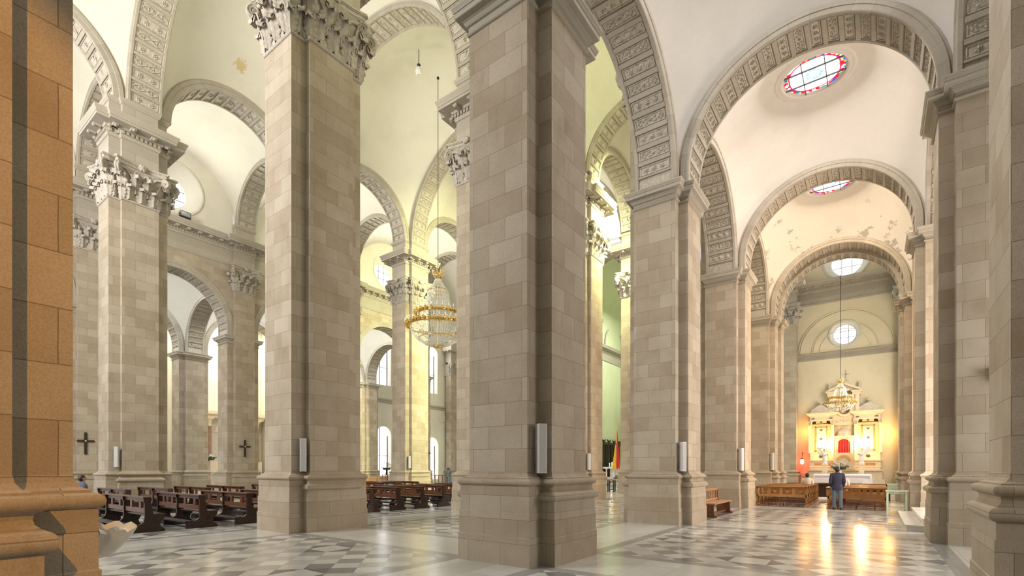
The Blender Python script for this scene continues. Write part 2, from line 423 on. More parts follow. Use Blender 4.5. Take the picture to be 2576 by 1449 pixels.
def capital(m, La, Wa, Lb, Wb, arms):
    """Corinthian capital over a cruciform pier; arms is a subset of 'wesn'"""
    core = plus(La, Wa, Lb, Wb, arms)
    z0 = Z_CAP; H = Z_ENT - Z_CAP
    m.outline(core, [(0,z0-.03),(.03,z0-.02),(.05,z0+.015),(.05,z0+.045),(.02,z0+.07),(0,z0+.08)], cap_top=False)
    m.outline(core, [(0,z0+.08),(.015,z0+.7),(.05,z0+1.0),(.12,z0+1.25),(.19,z0+1.36)], cap_top=True)
    for k, (L, W, ang) in dict(w=(La,Wa,PI), e=(La,Wa,0), s=(Lb,Wb,-PI/2), n=(Lb,Wb,PI/2)).items():
        if k not in arms: continue
        R = Matrix.Rotation(ang, 4, 'Z'); t = MB()
        o = Vector((1,0,0)); s_ = Vector((0,1,0))
        for y in (-.66*W, 0, .66*W): leaf(t, (L, y, z0+.07), o, s_, .60*W, .56)
        for y in (-.33*W, .33*W): leaf(t, (L+.01, y, z0+.35), o, s_, .56*W, .72, .2, .13)
        for sg in (-1, 1):
            d = Vector((1, sg, 0)).normalized()
            leaf(t, (L-.03, sg*(W-.03), z0+.3), d, Vector((-sg*d.y, sg*d.x, 0)), .42, .70, .2, .15)
            leaf(t, (L-.02, sg*(W-.02), z0+.07), d, Vector((-sg*d.y, sg*d.x, 0)), .30, .50, .12, .06)
            leaf(t, (L-.17, sg*W, z0+.07), Vector((0,sg,0)), o, .30, .56)
            leaf(t, (L-.12, sg*(W+.01), z0+.35), Vector((0,sg,0)), o, .28, .72, .2, .13)
            c = Vector((L-.02, sg*(W-.02), z0+1.17)) + d*.30
            volute(t, c, None, .20, d, tr=.045)
            volute(t, c + Vector((.05, -sg*.05, 0)), None, .18, Vector((.75, sg*.65, 0)))
            # stalk to the corner scroll, and inner scroll
            t.tube([(L+.03, sg*W*.38, z0+.75), (L+.09, sg*W*.55, z0+1.05), (L+.13, sg*W*.8, z0+1.25), tuple(c + Vector((-.03,0,.15)))], [.05,.045,.05,.055], 6)
            volute(t, (L+.13, sg*.17*W/.66, z0+1.19), None, .10, Vector((.25, sg*.97, 0)), 20, 1.9, .026)
            t.tube([(L+.03, sg*W*.36, z0+.75), (L+.08, sg*W*.33, z0+1.0), (L+.13, sg*W*.30, z0+1.25)], [.045,.035,.03], 6)
        # abacus with a concave front
        fr = []
        for i in range(13):
            q = -1 + 2*i/12
            fr.append((L + .12 + .17*q*q, q*(W + .22)))
        poly = [(L-.45, -(W+.10)), (L+.06, -(W+.27))] + [(L+.24,-(W+.28))] + fr + [(L+.24,(W+.28))] + [(L+.06, W+.27), (L-.45, W+.10)]
        zz = z0 + H
        for o_, za, zb in ((-.05, zz-.24, zz-.20), (-.02, zz-.20, zz-.09), (.01, zz-.09, zz-.06), (.035, zz-.06, zz)):
            pp = [(x + o_ if x > L else x, y + (o_ if y > 0 else -o_)) for x, y in poly]
            t.outline(pp, [(0, za), (0, zb)], cap_top=True, cap_bot=True)
        t.ball((L+.17, 0, zz-.12), .09, .15, .13, 10, 6)
        for a in range(6): t.ball((L+.21, .1*cos(a*PI/3), zz-.12+.1*sin(a*PI/3)), .035, .06, .06, 6, 4)
        m.merge(t, R)

def plus(La, Wa, Lb, Wb, arms='wesn'):
    w = 'w' in arms; e = 'e' in arms; s = 's' in arms; n = 'n' in arms
    p = []
    if s: p += [(-Wb,-Lb),(Wb,-Lb)]
    p += ([(Wb,-Wa),(La,-Wa),(La,Wa),(Wb,Wa)] if e else [(Wb,-Wa),(Wb,Wa)])
    if n: p += [(Wb,Lb),(-Wb,Lb)]
    p += ([(-Wb,Wa),(-La,Wa),(-La,-Wa),(-Wb,-Wa)] if w else [(-Wb,Wa),(-Wb,-Wa)])
    q = []
    for a in p:
        if not q or (abs(a[0]-q[-1][0]) + abs(a[1]-q[-1][1])) > 1e-6: q.append(a)
    return q

_cache = {}
def pier(kind, loc, label, giant=None, arms='wesn', speaker=None):
    """kind 'aisle': plain impost on the low arms, giant = side ('n'/'s') with the tall pilaster; kind 'nave': Corinthian all round"""
    key = (kind, giant, arms)
    t = thing('stone_pier', label, 'pier', loc)
    if key not in _cache:
        La, Wa, Lb, Wb = (LA,WA,LB,WB) if kind == 'aisle' else (NLA,NWA,NLB,NWB)
        A = rect(-La if 'w' in arms else 0, La if 'e' in arms else 0, -Wa, Wa)
        B = rect(-Wb, Wb, -Lb if 's' in arms else 0, Lb if 'n' in arms else 0)
        b = MB(); b.outline(A, PLAIN_BASE, cap_top=False); b.outline(B, ATTIC_BASE, cap_top=False)
        s = MB(); ch = {}
        if kind == 'nave':
            P = plus(La, Wa, Lb, Wb, arms)
            s.outline(P, [(0,1.6),(0,Z_CAP)], cap_top=False)
            c = MB(); capital(c, La, Wa, Lb, Wb, arms); ch['capital'] = (c, CARVED)
            e = MB(); e.outline(P, CORNICE); dentils(e, P); ch['entablature'] = (e, STONEG)
            l = MB(); l.outline(P, STILT); ch['impost_block'] = (l, STONEG)
        else:
            lowB = rect(-Wb, Wb, -Lb if ('s' in arms and giant != 's') else 0, Lb if ('n' in arms and giant != 'n') else 0)
            s.outline(A, [(0,1.6),(0,9.62)], cap_top=True); s.outline(lowB, [(0,1.6),(0,9.62)], cap_top=True)
            i = MB(); i.outline(A, IMPOST); i.outline(lowB, IMPOST); ch['impost_cornice'] = (i, STONEG)
            if giant:
                sg = 1 if giant == 'n' else -1
                G = rect(-Wb, Wb, 0, Lb) if sg > 0 else rect(-Wb, Wb, -Lb, 0)
                s.outline(G, [(0,1.6),(0,Z_CAP)], cap_top=False)
                c = MB(); capital(c, Wb, .5, Lb, Wb, giant); ch['capital'] = (c, CARVED)
                e = MB(); e.outline(G, CORNICE); dentils(e, G); ch['entablature'] = (e, STONEG)
                l = MB(); l.outline(G, STILT); ch['impost_block'] = (l, STONEG)
        ch['base'] = (b, STONE); ch['shaft'] = (s, STONE)
        _cache[key] = [(n, mb.mesh(n, mt)) for n, (mb, mt) in ch.items()]
    for n, me in _cache[key]:
        o = bpy.data.objects.new(n, me); C.objects.link(o); o.parent = t
    return t

# ------------------------------------------------------------------ arches
def bump(m, P, a0, y0, ra, ry, h, n=8, petal=0.0, rot=0.0):
    c = P(a0, y0, h); ring = []
    for i in range(n):
        t = 2*PI*i/n + rot; k = 1 - (petal if i % 2 else 0)
        ring.append(P(a0 + ra*k*cos(t), y0 + ry*k*sin(t), 0.002))
    mid = []
    for i in range(n):
        t = 2*PI*i/n + rot; k = .62*(1 - (petal*1.2 if i % 2 else 0))
        mid.append(P(a0 + ra*k*cos(t), y0 + ry*k*sin(t), h*(.9 if i % 2 == 0 else .45) if petal else h*.8))
    b = len(m.v); m.v.extend([tuple(p) for p in ring + mid + [c]])
    for i in range(n):
        j = (i+1) % n
        for q in ([b+i, b+j, b+n+j, b+n+i], [b+n+i, b+n+j, b+2*n]):
            m.f.append(q); m.uv.append(None); m.m.append(1); m.sm.append(False)
def pbar(m, P, a0, y0, a1, y1, w, h):
    d = Vector((a1-a0, y1-y0)); L = d.length
    if L < 1e-6: return
    d /= L; q = Vector((-d.y, d.x))*(w/2)
    c = [(a0+q.x, y0+q.y), (a1+q.x, y1+q.y), (a1-q.x, y1-q.y), (a0-q.x, y0-q.y)]
    lo = [P(a, y, 0) for a, y in c]; hi = [P(a, y, h) for a, y in c]
    m.face(hi, m=1)
    for i in range(4): m.face([lo[i], lo[(i+1) % 4], hi[(i+1) % 4], hi[i]], m=1)
def arch_mesh(name, Rin, Rout, w, leg, npan, style, dep=.05):
    m = MB(); hw = w/2; pw = hw - .15; N = 56
    rm = Rin + (Rout-Rin)*.55
    sec = [(Rout+.16,-hw+.07),(Rout,-hw+.05),(Rout-.03,-hw+.0),(rm,-hw),(rm-.01,-hw+.025),(Rin+.02,-hw+.025),(Rin,-hw+.045),(Rin,-pw-.02),(Rin+dep*.5,-pw),(Rin+dep,-pw+.005),
           (Rin+dep,pw-.005),(Rin+dep*.5,pw),(Rin,pw+.02),(Rin,hw-.045),(Rin+.02,hw-.025),(rm-.01,hw-.025),(rm,hw),(Rout-.03,hw),(Rout,hw-.05),(Rout+.16,hw-.07)]
    sl = [0]
    for a, b in zip(sec, sec[1:]): sl.append(sl[-1] + math.hypot(a[0]-b[0], a[1]-b[1]))
    st = [(0, -leg, 0)] if leg > .01 else []
    st += [(PI*i/N, 0, leg + Rin*PI*i/N) for i in range(N+1)]
    if leg > .01: st += [(PI, -leg, 2*leg + Rin*PI)]
    rows = [[(r*cos(t), y, r*sin(t) + dz) for r, y in sec] for t, dz, s_ in st]
    uv = [[(q, s_) for q in sl] for t, dz, s_ in st]
    for i in range(len(rows)-1):
        for j in range(len(sec)-1):
            m.face([rows[i][j], rows[i][j+1], rows[i+1][j+1], rows[i+1][j]], uv=[uv[i][j], uv[i][j+1], uv[i+1][j+1], uv[i+1][j]], m=1 if j == 9 else 0)
    pt = PI*Rin/npan; wr = min(.12, pt*.26)
    for k in range(npan + 1):
        tc = PI*k/npan
        def Pr(a, y, h, tc=tc): 
            th = tc + a/Rin; r = Rin + dep - h; return (r*cos(th), y, r*sin(th))
        a0 = -wr/2 if k > 0 else 0; a1 = wr/2 if k < npan else 0
        lo = [Pr(a0,-pw,0),Pr(a1,-pw,0),Pr(a1,pw,0),Pr(a0,pw,0)]; hi = [Pr(a0,-pw,dep),Pr(a1,-pw,dep),Pr(a1,pw,dep),Pr(a0,pw,dep)]
        m.face(list(reversed(hi)), m=0)
        for i in range(4): m.face([lo[i], hi[i], hi[(i+1) % 4], lo[(i+1) % 4]], m=0)
    for k in range(npan):
        tc = PI*(k+.5)/npan
        def P(a, y, h, tc=tc):
            th = tc + a/Rin; r = Rin + dep - h; return (r*cos(th), y, r*sin(th))
        ha = (pt - wr)/2; ia = ha - .045; iy = pw - .05
        for q in ((-ia,-iy,ia,-iy),(ia,-iy,ia,iy),(ia,iy,-ia,iy),(-ia,iy,-ia,-iy)): pbar(m, P, *q, .022, .022)
        if style == 'triple':
            if k % 2 == 0:
                for y in (-.56*iy, 0, .56*iy):
                    r = min(ia*.78, .12)
                    bump(m, P, 0, y, r, r, .045, 12, .3); bump(m, P, 0, y, r*.3, r*.3, .06, 6)
            else:
                r = ia*.5
                bump(m, P, 0, 0, r, r*1.1, .045, 12, .3)
                for sg in (-1, 1):
                    for (a, y, ra, ry, ro) in ((.45,.32,.35,.5,0),(-.45,.30,.4,.45,0),(.1,.52,.3,.6,0),(-.5,.66,.35,.5,0),(.5,.70,.4,.4,0),(0,.82,.45,.35,0)):
                        bump(m, P, a*ia*sg, sg*y*iy, ra*ia, ry*ia, .035, 8, .15)
        elif style == 'pair':
            if k % 2 == 0:
                for y in (-.5*iy, .5*iy):
                    r = min(ia*.85, .46*iy)
                    for i in range(6):
                        t = i*PI/3; bump(m, P, r*.55*cos(t), y + r*.55*sin(t), r*.34, r*.34, .04, 6)
                    bump(m, P, 0, y, r*.3, r*.3, .055, 6)
            else:
                for y in (-.5*iy, .5*iy):
                    h_ = .46*iy; g = ia*.85
                    for q in ((0,y-h_,g,y),(g,y,0,y+h_),(0,y+h_,-g,y),(-g,y,0,y-h_)): pbar(m, P, *q, .03, .035)
                    pbar(m, P, -g*.8, y, g*.8, y, .02, .03)
        else:
            r = min(ia, iy)*.82
            if k % 2 == 0:
                for i in range(6):
                    t = i*PI/3; bump(m, P, r*.6*cos(t), r*.6*sin(t), r*.34, r*.34, .045, 6)
                bump(m, P, 0, 0, r*.32, r*.32, .06, 6)
            else:
                for q in ((r,-.75*r,.0,-.9*r),(.0,-.9*r,-r,0),(-r,0,.0,.9*r),(.0,.9*r,r,.75*r),(r,.75*r,r,-.75*r)): pbar(m, P, *q, .035, .04)
    return m.mesh(name, [STONEG, CARVEDD])
_arch = {}; ntrim = [0]
def arch(key, axis, c, zs, Rin, Rout, w, leg, npan, style, label=None):
    """axis 'v' = spans in v (a transverse arch), 'u' = spans in u"""
    if key not in _arch: _arch[key] = arch_mesh('panelled_arch', Rin, Rout, w, leg, npan, style)
    ntrim[0] += 1
    o = bpy.data.objects.new('trim_%d' % ntrim[0], _arch[key]); C.objects.link(o)
    o.location = (c[0], c[1], zs); o.rotation_euler = (0, 0, PI/2 if axis == 'v' else 0)
    struct(o, label or 'carved stone arch with panelled soffit')
    return o

def vault(name, u0, u1, v0, v1, zs, mat, n=30, grow=.06):
    hu = (u1-u0)/2; hv = (v1-v0)/2; R2 = hu*hu + hv*hv; cu = (u0+u1)/2; cv = (v0+v1)/2
    m = MB(); rows = []
    for i in range(n+1):
        x = sin((i/n - .5)*PI)*hu; row = []
        for j in range(n+1):
            y = sin((j/n - .5)*PI)*hv
            row.append((cu + x*(1+grow/hu), cv + y*(1+grow/hv), zs + math.sqrt(max(0, R2 - x*x - y*y))))
        rows.append(row)
    m.grid(rows, smooth=True, flip=True)
    return struct(m.build(name, mat)), zs + math.sqrt(R2)
# ------------------------------------------------------------------ floor
m = MB(); m.face([(-14,-12,0),(66,-12,0),(66,56,0),(-14,56,0)])
struct(m.build('floor', FLOOR), 'polished marble floor in grey and white diamonds')

def mould_run(name, a, b, z, prof, mat, out):
    """straight moulding from a to b (plan points), profile (offset, z) towards OUT"""
    m = MB(); o = Vector(out)
    rows = [[(p[0] + o.x*f, p[1] + o.y*f, z + q) for f, q in prof] for p in (a, b)]
    m.grid(rows, smooth=False)
    return struct(m.build(name, mat))

def arcade_wall(name, axis, c, plane, face, u0, u1, rad, zs, ztop, mat, hole=None):
    """wall face with an arched opening (radius rad about (c,zs)), optional round hole (zc, r, dc). axis 'u': wall runs along u at v=plane"""
    def P(a, z): return (a, plane, z) if axis == 'u' else (plane, a, z)
    m = MB(); N = 28
    zb = 14.9 if hole else ztop
    up = [(c + rad*cos(PI*i/N), zs + rad*sin(PI*i/N)) for i in range(N+1)]
    for a, b in zip(up, up[1:]): m.face([P(*a), P(a[0], zb), P(b[0], zb), P(*b)])
    for x0, x1 in ((u0, c-rad), (c+rad, u1)):
        if x1 - x0 > .01: m.face([P(x0, zs-.36), P(x1, zs-.36), P(x1, zb), P(x0, zb)])
    if hole:
        zc, r, hc = hole; K = 40
        B = []
        for i in range(K):
            t = 2*PI*i/K; dx, dz = cos(t), sin(t); s_ = 1e9
            if dx > 1e-6: s_ = min(s_, (u1-hc)/dx)
            if dx < -1e-6: s_ = min(s_, (u0-hc)/dx)
            if dz > 1e-6: s_ = min(s_, (ztop-zc)/dz)
            if dz < -1e-6: s_ = min(s_, (zb-zc)/dz)
            B.append((hc + dx*s_, zc + dz*s_))
        I = [(hc + r*cos(2*PI*i/K), zc + r*sin(2*PI*i/K)) for i in range(K)]
        for i in range(K):
            j = (i+1) % K; m.face([P(*I[i]), P(*B[i]), P(*B[j]), P(*I[j])], m=1)
        for X in ((u0, ztop), (u1, ztop), (u0, zb), (u1, zb)):   # corner fillers
            k = [i for i in range(K) if abs(B[i][0]-X[0]) < 1e-4 or abs(B[i][1]-X[1]) < 1e-4]
            k.sort(key=lambda i: (B[i][0]-X[0])**2 + (B[i][1]-X[1])**2)
            a = next((B[i] for i in k if abs(B[i][0]-X[0]) < 1e-4), None); b = next((B[i] for i in k if abs(B[i][1]-X[1]) < 1e-4), None)
            if a and b: m.face([P(*a), P(*X), P(*b)], m=1)
    return struct(m.build(name, mat))

GLASSW = emis('bright_window_glass', (.98,.99,1.0), 3.0)
GLASSY = emis('yellow_window_glass', (1.0,.97,.72), 6.0)
LEAD = plain('window_lead', (.10,.10,.10), .6)
nwin = [0]
def round_window(c, axis, r_out, r_in, depth, sgn, glass=None, bars=True):
    """splayed round window; axis 'v' = in a wall whose normal is v (sgn: side facing the room)"""
    nwin[0] += 1
    m = MB()
    prof = [(r_out+.16, .0), (r_out+.16, .03), (r_out+.04, .05), (r_out, .02), (r_out-.04,-.06), (r_in+.05, -depth*.8), (r_in, -depth*.85), (r_in, -depth)]
    M = Matrix.Rotation(PI/2 if sgn < 0 else -PI/2, 4, 'X') if axis == 'v' else Matrix.Rotation(-PI/2 if sgn < 0 else PI/2, 4, 'Y')
    t = MB(); t.lathe(prof, 40); m.merge(t, M)
    o = struct(m.build('window_%d' % nwin[0], PLASTER, loc=c), 'round window with a deep white splay')
    t = MB(); g = MB(); k = 32
    t.face([(r_in*cos(2*PI*i/k), r_in*sin(2*PI*i/k), -depth+.01) for i in range(k)]); g.merge(t, M)
    g.build('pane', glass or GLASSW, o)
    if bars:
        t = MB(); b = MB()
        for q in (-.33, .33):
            h = r_in*math.sqrt(1-q*q)
            t.bar((q*r_in, -h, -depth+.04), (q*r_in, h, -depth+.04), .035, .035); t.bar((-h, q*r_in, -depth+.04), (h, q*r_in, -depth+.04), .035, .035)
        b.merge(t, M); b.build('glazing_bars', LEAD, o)
    return o

# ------------------------------------------------------------------ stained oculus of the outer aisle vaults
def oculus_glass():
    m, nt, b = newmat('stained_oculus_glass'); nt.n.remove(b)
    tc = nt.node('ShaderNodeTexCoord').outputs['Object']
    sep = nt.node('ShaderNodeSeparateXYZ', ins={0: tc})
    r = nt.math('SQRT', nt.math('ADD', nt.math('POWER', sep.outputs[0], 2.0), nt.math('POWER', sep.outputs[1], 2.0)))
    ang = nt.math('ARCTAN2', sep.outputs[1], sep.outputs[0])
    scal = nt.math('ADD', .80, nt.math('MULTIPLY', nt.math('POWER', nt.math('ABSOLUTE', nt.math('SINE', nt.math('MULTIPLY', ang, 2.0))), .6), .06))
    vor = nt.node('ShaderNodeTexVoronoi', ins={'Vector': tc, 'Scale': 9.0})
    sepc = nt.node('ShaderNodeSeparateColor', ins={0: vor.outputs['Color']})
    mos = nt.ramp(sepc.outputs[0], [(0, (1.0,.03,.06)), (.28, (.05,.15,.9)), (.42, (1.0,.95,.6)), (.58, (1,1,1)), (.74, (.1,.5,.2)), (.84, (1.0,.65,.08)), (.92, (.9,.03,.25))])
    for q in mos.node.color_ramp.elements: pass
    mos.node.color_ramp.interpolation = 'CONSTANT'
    border = nt.math('GREATER_THAN', r, nt.math('MULTIPLY', scal, .90))
    red = nt.math('LESS_THAN', nt.math('ABSOLUTE', nt.math('SUBTRACT', r, nt.math('MULTIPLY', scal, .90))), .022)
    ringm = nt.math('MULTIPLY', nt.math('LESS_THAN', nt.math('ABSOLUTE', nt.math('SUBTRACT', r, .2)), .06), nt.math('GREATER_THAN', nt.noise(tc, 14, 2), .45))
    col = nt.mix(border, (1,1,1), mos); col = nt.mix(red, col, (1,.03,.1)); col = nt.mix(ringm, col, (.15,.25,.6))
    st = nt.math('ADD', nt.math('MULTIPLY', border, -2.2), 3.0)
    e = nt.node('ShaderNodeEmission', ins={0: col, 1: st}); nt.l.new(e.outputs[0], nt.n['Material Output'].inputs[0])
    return m
OCG = oculus_glass()
def oculus(c):
    nwin[0] += 1
    m = MB()
    m.lathe([(1.30,.03),(1.30,-.015),(1.26,-.03),(1.2,-.02),(1.17,-.05),(1.12,-.05),(1.09,-.03),(1.02,-.06),(.97,-.06),(.95,0.0),(.93,.30)], 56)
    o = struct(m.build('window_%d' % nwin[0], PLASTERV, loc=c), 'oval looking stained glass skylight at the top of a side aisle vault')
    g = MB(); k = 48; g.face(list(reversed([(.945*cos(2*PI*i/k), .945*sin(2*PI*i/k), .05) for i in range(k)])))
    p = g.build('pane', OCG, o)
    b = MB()
    for q, w in ((-.33,.05),(.33,.05)):
        h = .945*math.sqrt(1-q*q/.893); b.bar((-h,q,.03),(h,q,.03),w*.5,.03); b.bar((q,-h,.03),(q,h,.03),w,.03)
    b.build('glazing_bars', LEAD, o)

# ------------------------------------------------------------------ outer side aisle (near) and its vaults
rR = (VA-LB-(VR+LB))/2; cR = (VA+VR)/2; rRo = (VA-WA-(VR+WA))/2
for i in range(1, 5): arch('To', 'v', (U[i], cR), Z_SA, rR, rRo, 2*WB, Z_SA-Z_IMP, 23, 'triple')
arch('To2', 'v', (U[4]+.95, cR), Z_SA, rR-.16, rRo, 1.0, Z_SA-Z_IMP, 21, 'triple')
for i in range(4):
    d = U[i+1]-U[i]; c = (U[i]+U[i+1])/2; rin = (d-2*LA)/2; ro = (d-2*WB)/2
    for v in (VA, VR, VF):
        arch('Lo%d' % i, 'u', (c, v), Z_SA, rin, ro if v != VF else rin+.42, 2*WA if v != VF else 2*WA+.06, Z_SA-Z_IMP, 21, 'triple') if v != VF else arch('Lf%d' % i, 'u', (c, v), Z_SA, rin, rin+.40, 2*WA+.08, Z_SA-Z_IMP, 21, 'triple')
    o, top = vault('ceiling_aisle_%d' % i, U[i]+WB, U[i+1]-WB, VR+WA, VA-WA, Z_SA, PLASTERV)
    oculus((c, cR, top-.14))
# far outer aisle
for i in range(1, 5): arch('To', 'v', (U[i], (VF+VO)/2), Z_SA, rR, rRo, 2*WB, Z_SA-Z_IMP, 23, 'triple')
for i in range(4):
    d = U[i+1]-U[i]; c = (U[i]+U[i+1])/2
    arch('Lo%d' % i, 'u', (c, VO), Z_SA, (d-2*LA)/2, (d-2*WB)/2, 2*WA, Z_SA-Z_IMP, 21, 'triple')
    o, top = vault('ceiling_far_aisle_%d' % i, U[i]+WB, U[i+1]-WB, VF+WA, VO-WA, Z_SA, PLASTER)
    oculus((c, (VF+VO)/2, top-.14))

# ------------------------------------------------------------------ nave and inner aisles
rI = (VN-NLB-VA-LB)/2; rIo = (VN-NWA-VA-WA)/2
for i in range(1, 5):
    arch('Tn', 'v', (UB[i], (VN+VM)/2), Z_SN, (VM-VN)/2-NLB, (VM-VN)/2-NWA, 2*NWB, .02, 37, 'pair')
    if i >= 1:
        arch('Ti', 'v', (UB[i], (VA+LB+VN-NLB)/2), Z_SN, rI, rIo, 1.26, .02, 19, 'single')
        arch('Ti', 'v', (UB[i], (VM+NLB+VF-LB)/2), Z_SN, rI, rIo, 1.26, .02, 19, 'triple')
for i in range(4):
    d = UB[i+1]-UB[i]; c = (UB[i]+UB[i+1])/2
    for v in (VN, VM): arch('Ln%d' % i, 'u', (c, v), Z_SN, (d-2*NLA)/2, (d-2*NWB)/2, 2*NWA, .02, 19, 'single')
    vault('ceiling_nave_%d' % i, UB[i]+NWB, UB[i+1]-NWB, VN+NWA, VM-NWA, Z_SN, PLASTER, 36)
    vault('ceiling_inner_aisle_%d' % i, UB[i]+NWB, UB[i+1]-NWB, VA+WA, VN-NWA, Z_SN, PLASTER)
    vault('ceiling_far_inner_aisle_%d' % i, UB[i]+NWB, UB[i+1]-NWB, VM+NWA, VF-WA, Z_SN, PLASTER)
    # walls over the aisle arcades, facing the inner aisles, each with a round window
    cu = (U[i]+U[i+1])/2; du = U[i+1]-U[i]; rin = (du-2*LA)/2
    for nm, pl, sg, ro in (('far_arcade', VF-WA, -1, rin+.38), ('near_arcade', VA+WA, 1, rin+.2)):
        arcade_wall('wall_%s_%d' % (nm, i), 'u', cu, pl, sg, U[i]+WB+.02, U[i+1]-WB-.02, ro, Z_SA, 22.0, [STONE, PLASTER], hole=(18.1, 1.46, cu))
        round_window((cu, pl, 18.1), 'v', 1.42, .86, 1.0, sg, GLASSW if sg < 0 else GLASSY)
        prof = [(0,14.5),(.02,14.51),(.05,14.56),(.06,14.62),(.03,14.66),(.02,14.68)] + [(q+.02, z) for q, z in CORNICE[1:]]
        mould_run('trim_%s_cornice_%d' % (nm, i), (U[i]+WB, pl), (U[i+1]-WB, pl), 0, prof, STONEG, (0, sg))
        t = MB(); dentils(t, [(U[i]+WB, pl), (U[i+1]-WB, pl), (U[i+1]-WB, pl-.001*sg), (U[i]+WB, pl-.001*sg)] if sg < 0 else [(U[i+1]-WB, pl), (U[i]+WB, pl), (U[i]+WB, pl-.001), (U[i+1]-WB, pl-.001)])
        struct(t.build('trim_%s_dentils_%d' % (nm, i), CARVED))

# ------------------------------------------------------------------ piers
NEAR = 'bare stone pier'
pier('aisle', (U[0]-.02, VA, 0), 'huge orange lit stone pier base cropped by the picture edge, shell font at its side', giant='n')
pier('aisle', (U[1], VA, 0), 'brown grey stone pier standing alone in mid floor, topped by a plain moulded cornice', giant='n')
pier('aisle', (15.61, VA, 0), 'stone pier beside the angled slatted oak bench, carrying the big panelled arch', giant='n')
pier('aisle', (U[3], VA, 0), 'stone pier behind the slatted oak bench, next towards the lit side altar', giant='n')
p5 = pier('aisle', (U[4], VA, 0), 'stone pier beyond the light oak pews, closest to the transept', giant='n')
pier('aisle', (U[1]-.0, VR, 0), 'pale stone wall pier at the picture edge with a gilt frame behind it', arms='wen')
pier('aisle', (15.3, VR, 0), 'shadowed stone wall pier beside the white marble steps', arms='wen')
pier('aisle', (U[3], VR, 0), 'bright lit wall pier behind the marble steps', arms='wen')
r5 = pier('aisle', (U[4], VR, 0), 'wall pier next to the pale green table', arms='wen')
for P_, y0, y1 in ((p5, -LB-.16, 0), (r5, 0, LB+.16)):
    R_ = rect(.42, 1.38, y0, y1); m = MB(); m.outline(R_, ATTIC_BASE, cap_top=False); m.outline(R_, [(0,1.6),(0,9.62)], cap_top=False); m.outline(R_, IMPOST); m.build('engaged_pilaster', STONE, P_)
pier('nave', (8.03, 12.83, 0), 'tall Corinthian stone pier between the dark pews and the open floor'.replace('Corinthian', 'leafy capital'))
pier('nave', (15.75, VN, 0), 'tall leafy capital pier mostly hidden behind the plain brown pier')
pier('nave', (24.18, 12.93, 0), 'pinkish leafy capital pier between the plain brown pier and the choir view')
pier('nave', (31.75, 12.9, 0), 'yellow green lit leafy capital pier at the crossing, beside the flag')
pier('nave', (7.75, 26.24, 0), 'leafy capital pier behind the dark pews with a round window at its capital')
pier('nave', (15.75, 26.2, 0), 'far leafy capital pier of the nave hidden behind the tall pier by the pews')
pier('nave', (23.74, 26.17, 0), 'yellow lit leafy capital pier beside the big crystal chandelier')
pier('nave', (31.6, VM, 0), 'far crossing pier with leafy capital, mostly hidden')
for i, lb in ((1, 'far wall pier with the larger cross, beside the orange lit foreground pier'.replace('foreground ', '')), (2, 'far wall pier carrying the cross between two altar niches'), (3, 'far wall pier behind the chandelier'), (4, 'far wall pier with the small cross beyond the yellow lit pier')):
    pier('aisle', (U[i], VF, 0), lb, giant='s')
for i, lb in ((1, 'outer pier of the far aisle hidden by the leafy capital pier'), (2, 'grey outer pier seen through the far arch, dark plinth'), (3, 'outer pier of the far aisle beside the flower altar'), (4, 'pale outer pier seen through the arch beyond the dark pews, orange lit edge')):
    pier('aisle', (U[i], VO, 0), lb, arms='wes')
# ------------------------------------------------------------------ side chapels behind the near wall piers
def quad_wall(name, a, b, z0, z1, mat, label=None):
    m = MB(); m.face([(a[0],a[1],z0),(b[0],b[1],z0),(b[0],b[1],z1),(a[0],a[1],z1)])
    return struct(m.build(name, mat), label)
quad_wall('wall_chapels', (4,-6.6), (32,-6.6), 0, 14.2, PLASTER)
for i in range(1, 5): quad_wall('wall_chapel_partition_%d' % i, (U[i],-6.6), (U[i],VR-.6), 0, 14.2, PLASTER)
m = MB(); m.face([(0,-6.6,13.9),(32,-6.6,13.9),(32,VR-.55,13.9),(0,VR-.55,13.9)]); struct(m.build('ceiling_chapels', PLASTER))
# far chapels
VB = 46.2
quad_wall('wall_far_chapels', (2,VB), (31.5,VB), 0, 15.5, PLASTERC, 'pale yellow plaster wall of the far chapels')
for i in range(1, 5): quad_wall('wall_far_partition_%d' % i, (U[i],VO+.6), (U[i],VB), 0, 15.5, PLASTERC)
m = MB(); m.face([(0,VO+.6,14.6),(32,VO+.6,14.6),(32,VB,14.6),(0,VB,14.6)]); struct(m.build('ceiling_far_chapels', PLASTER))

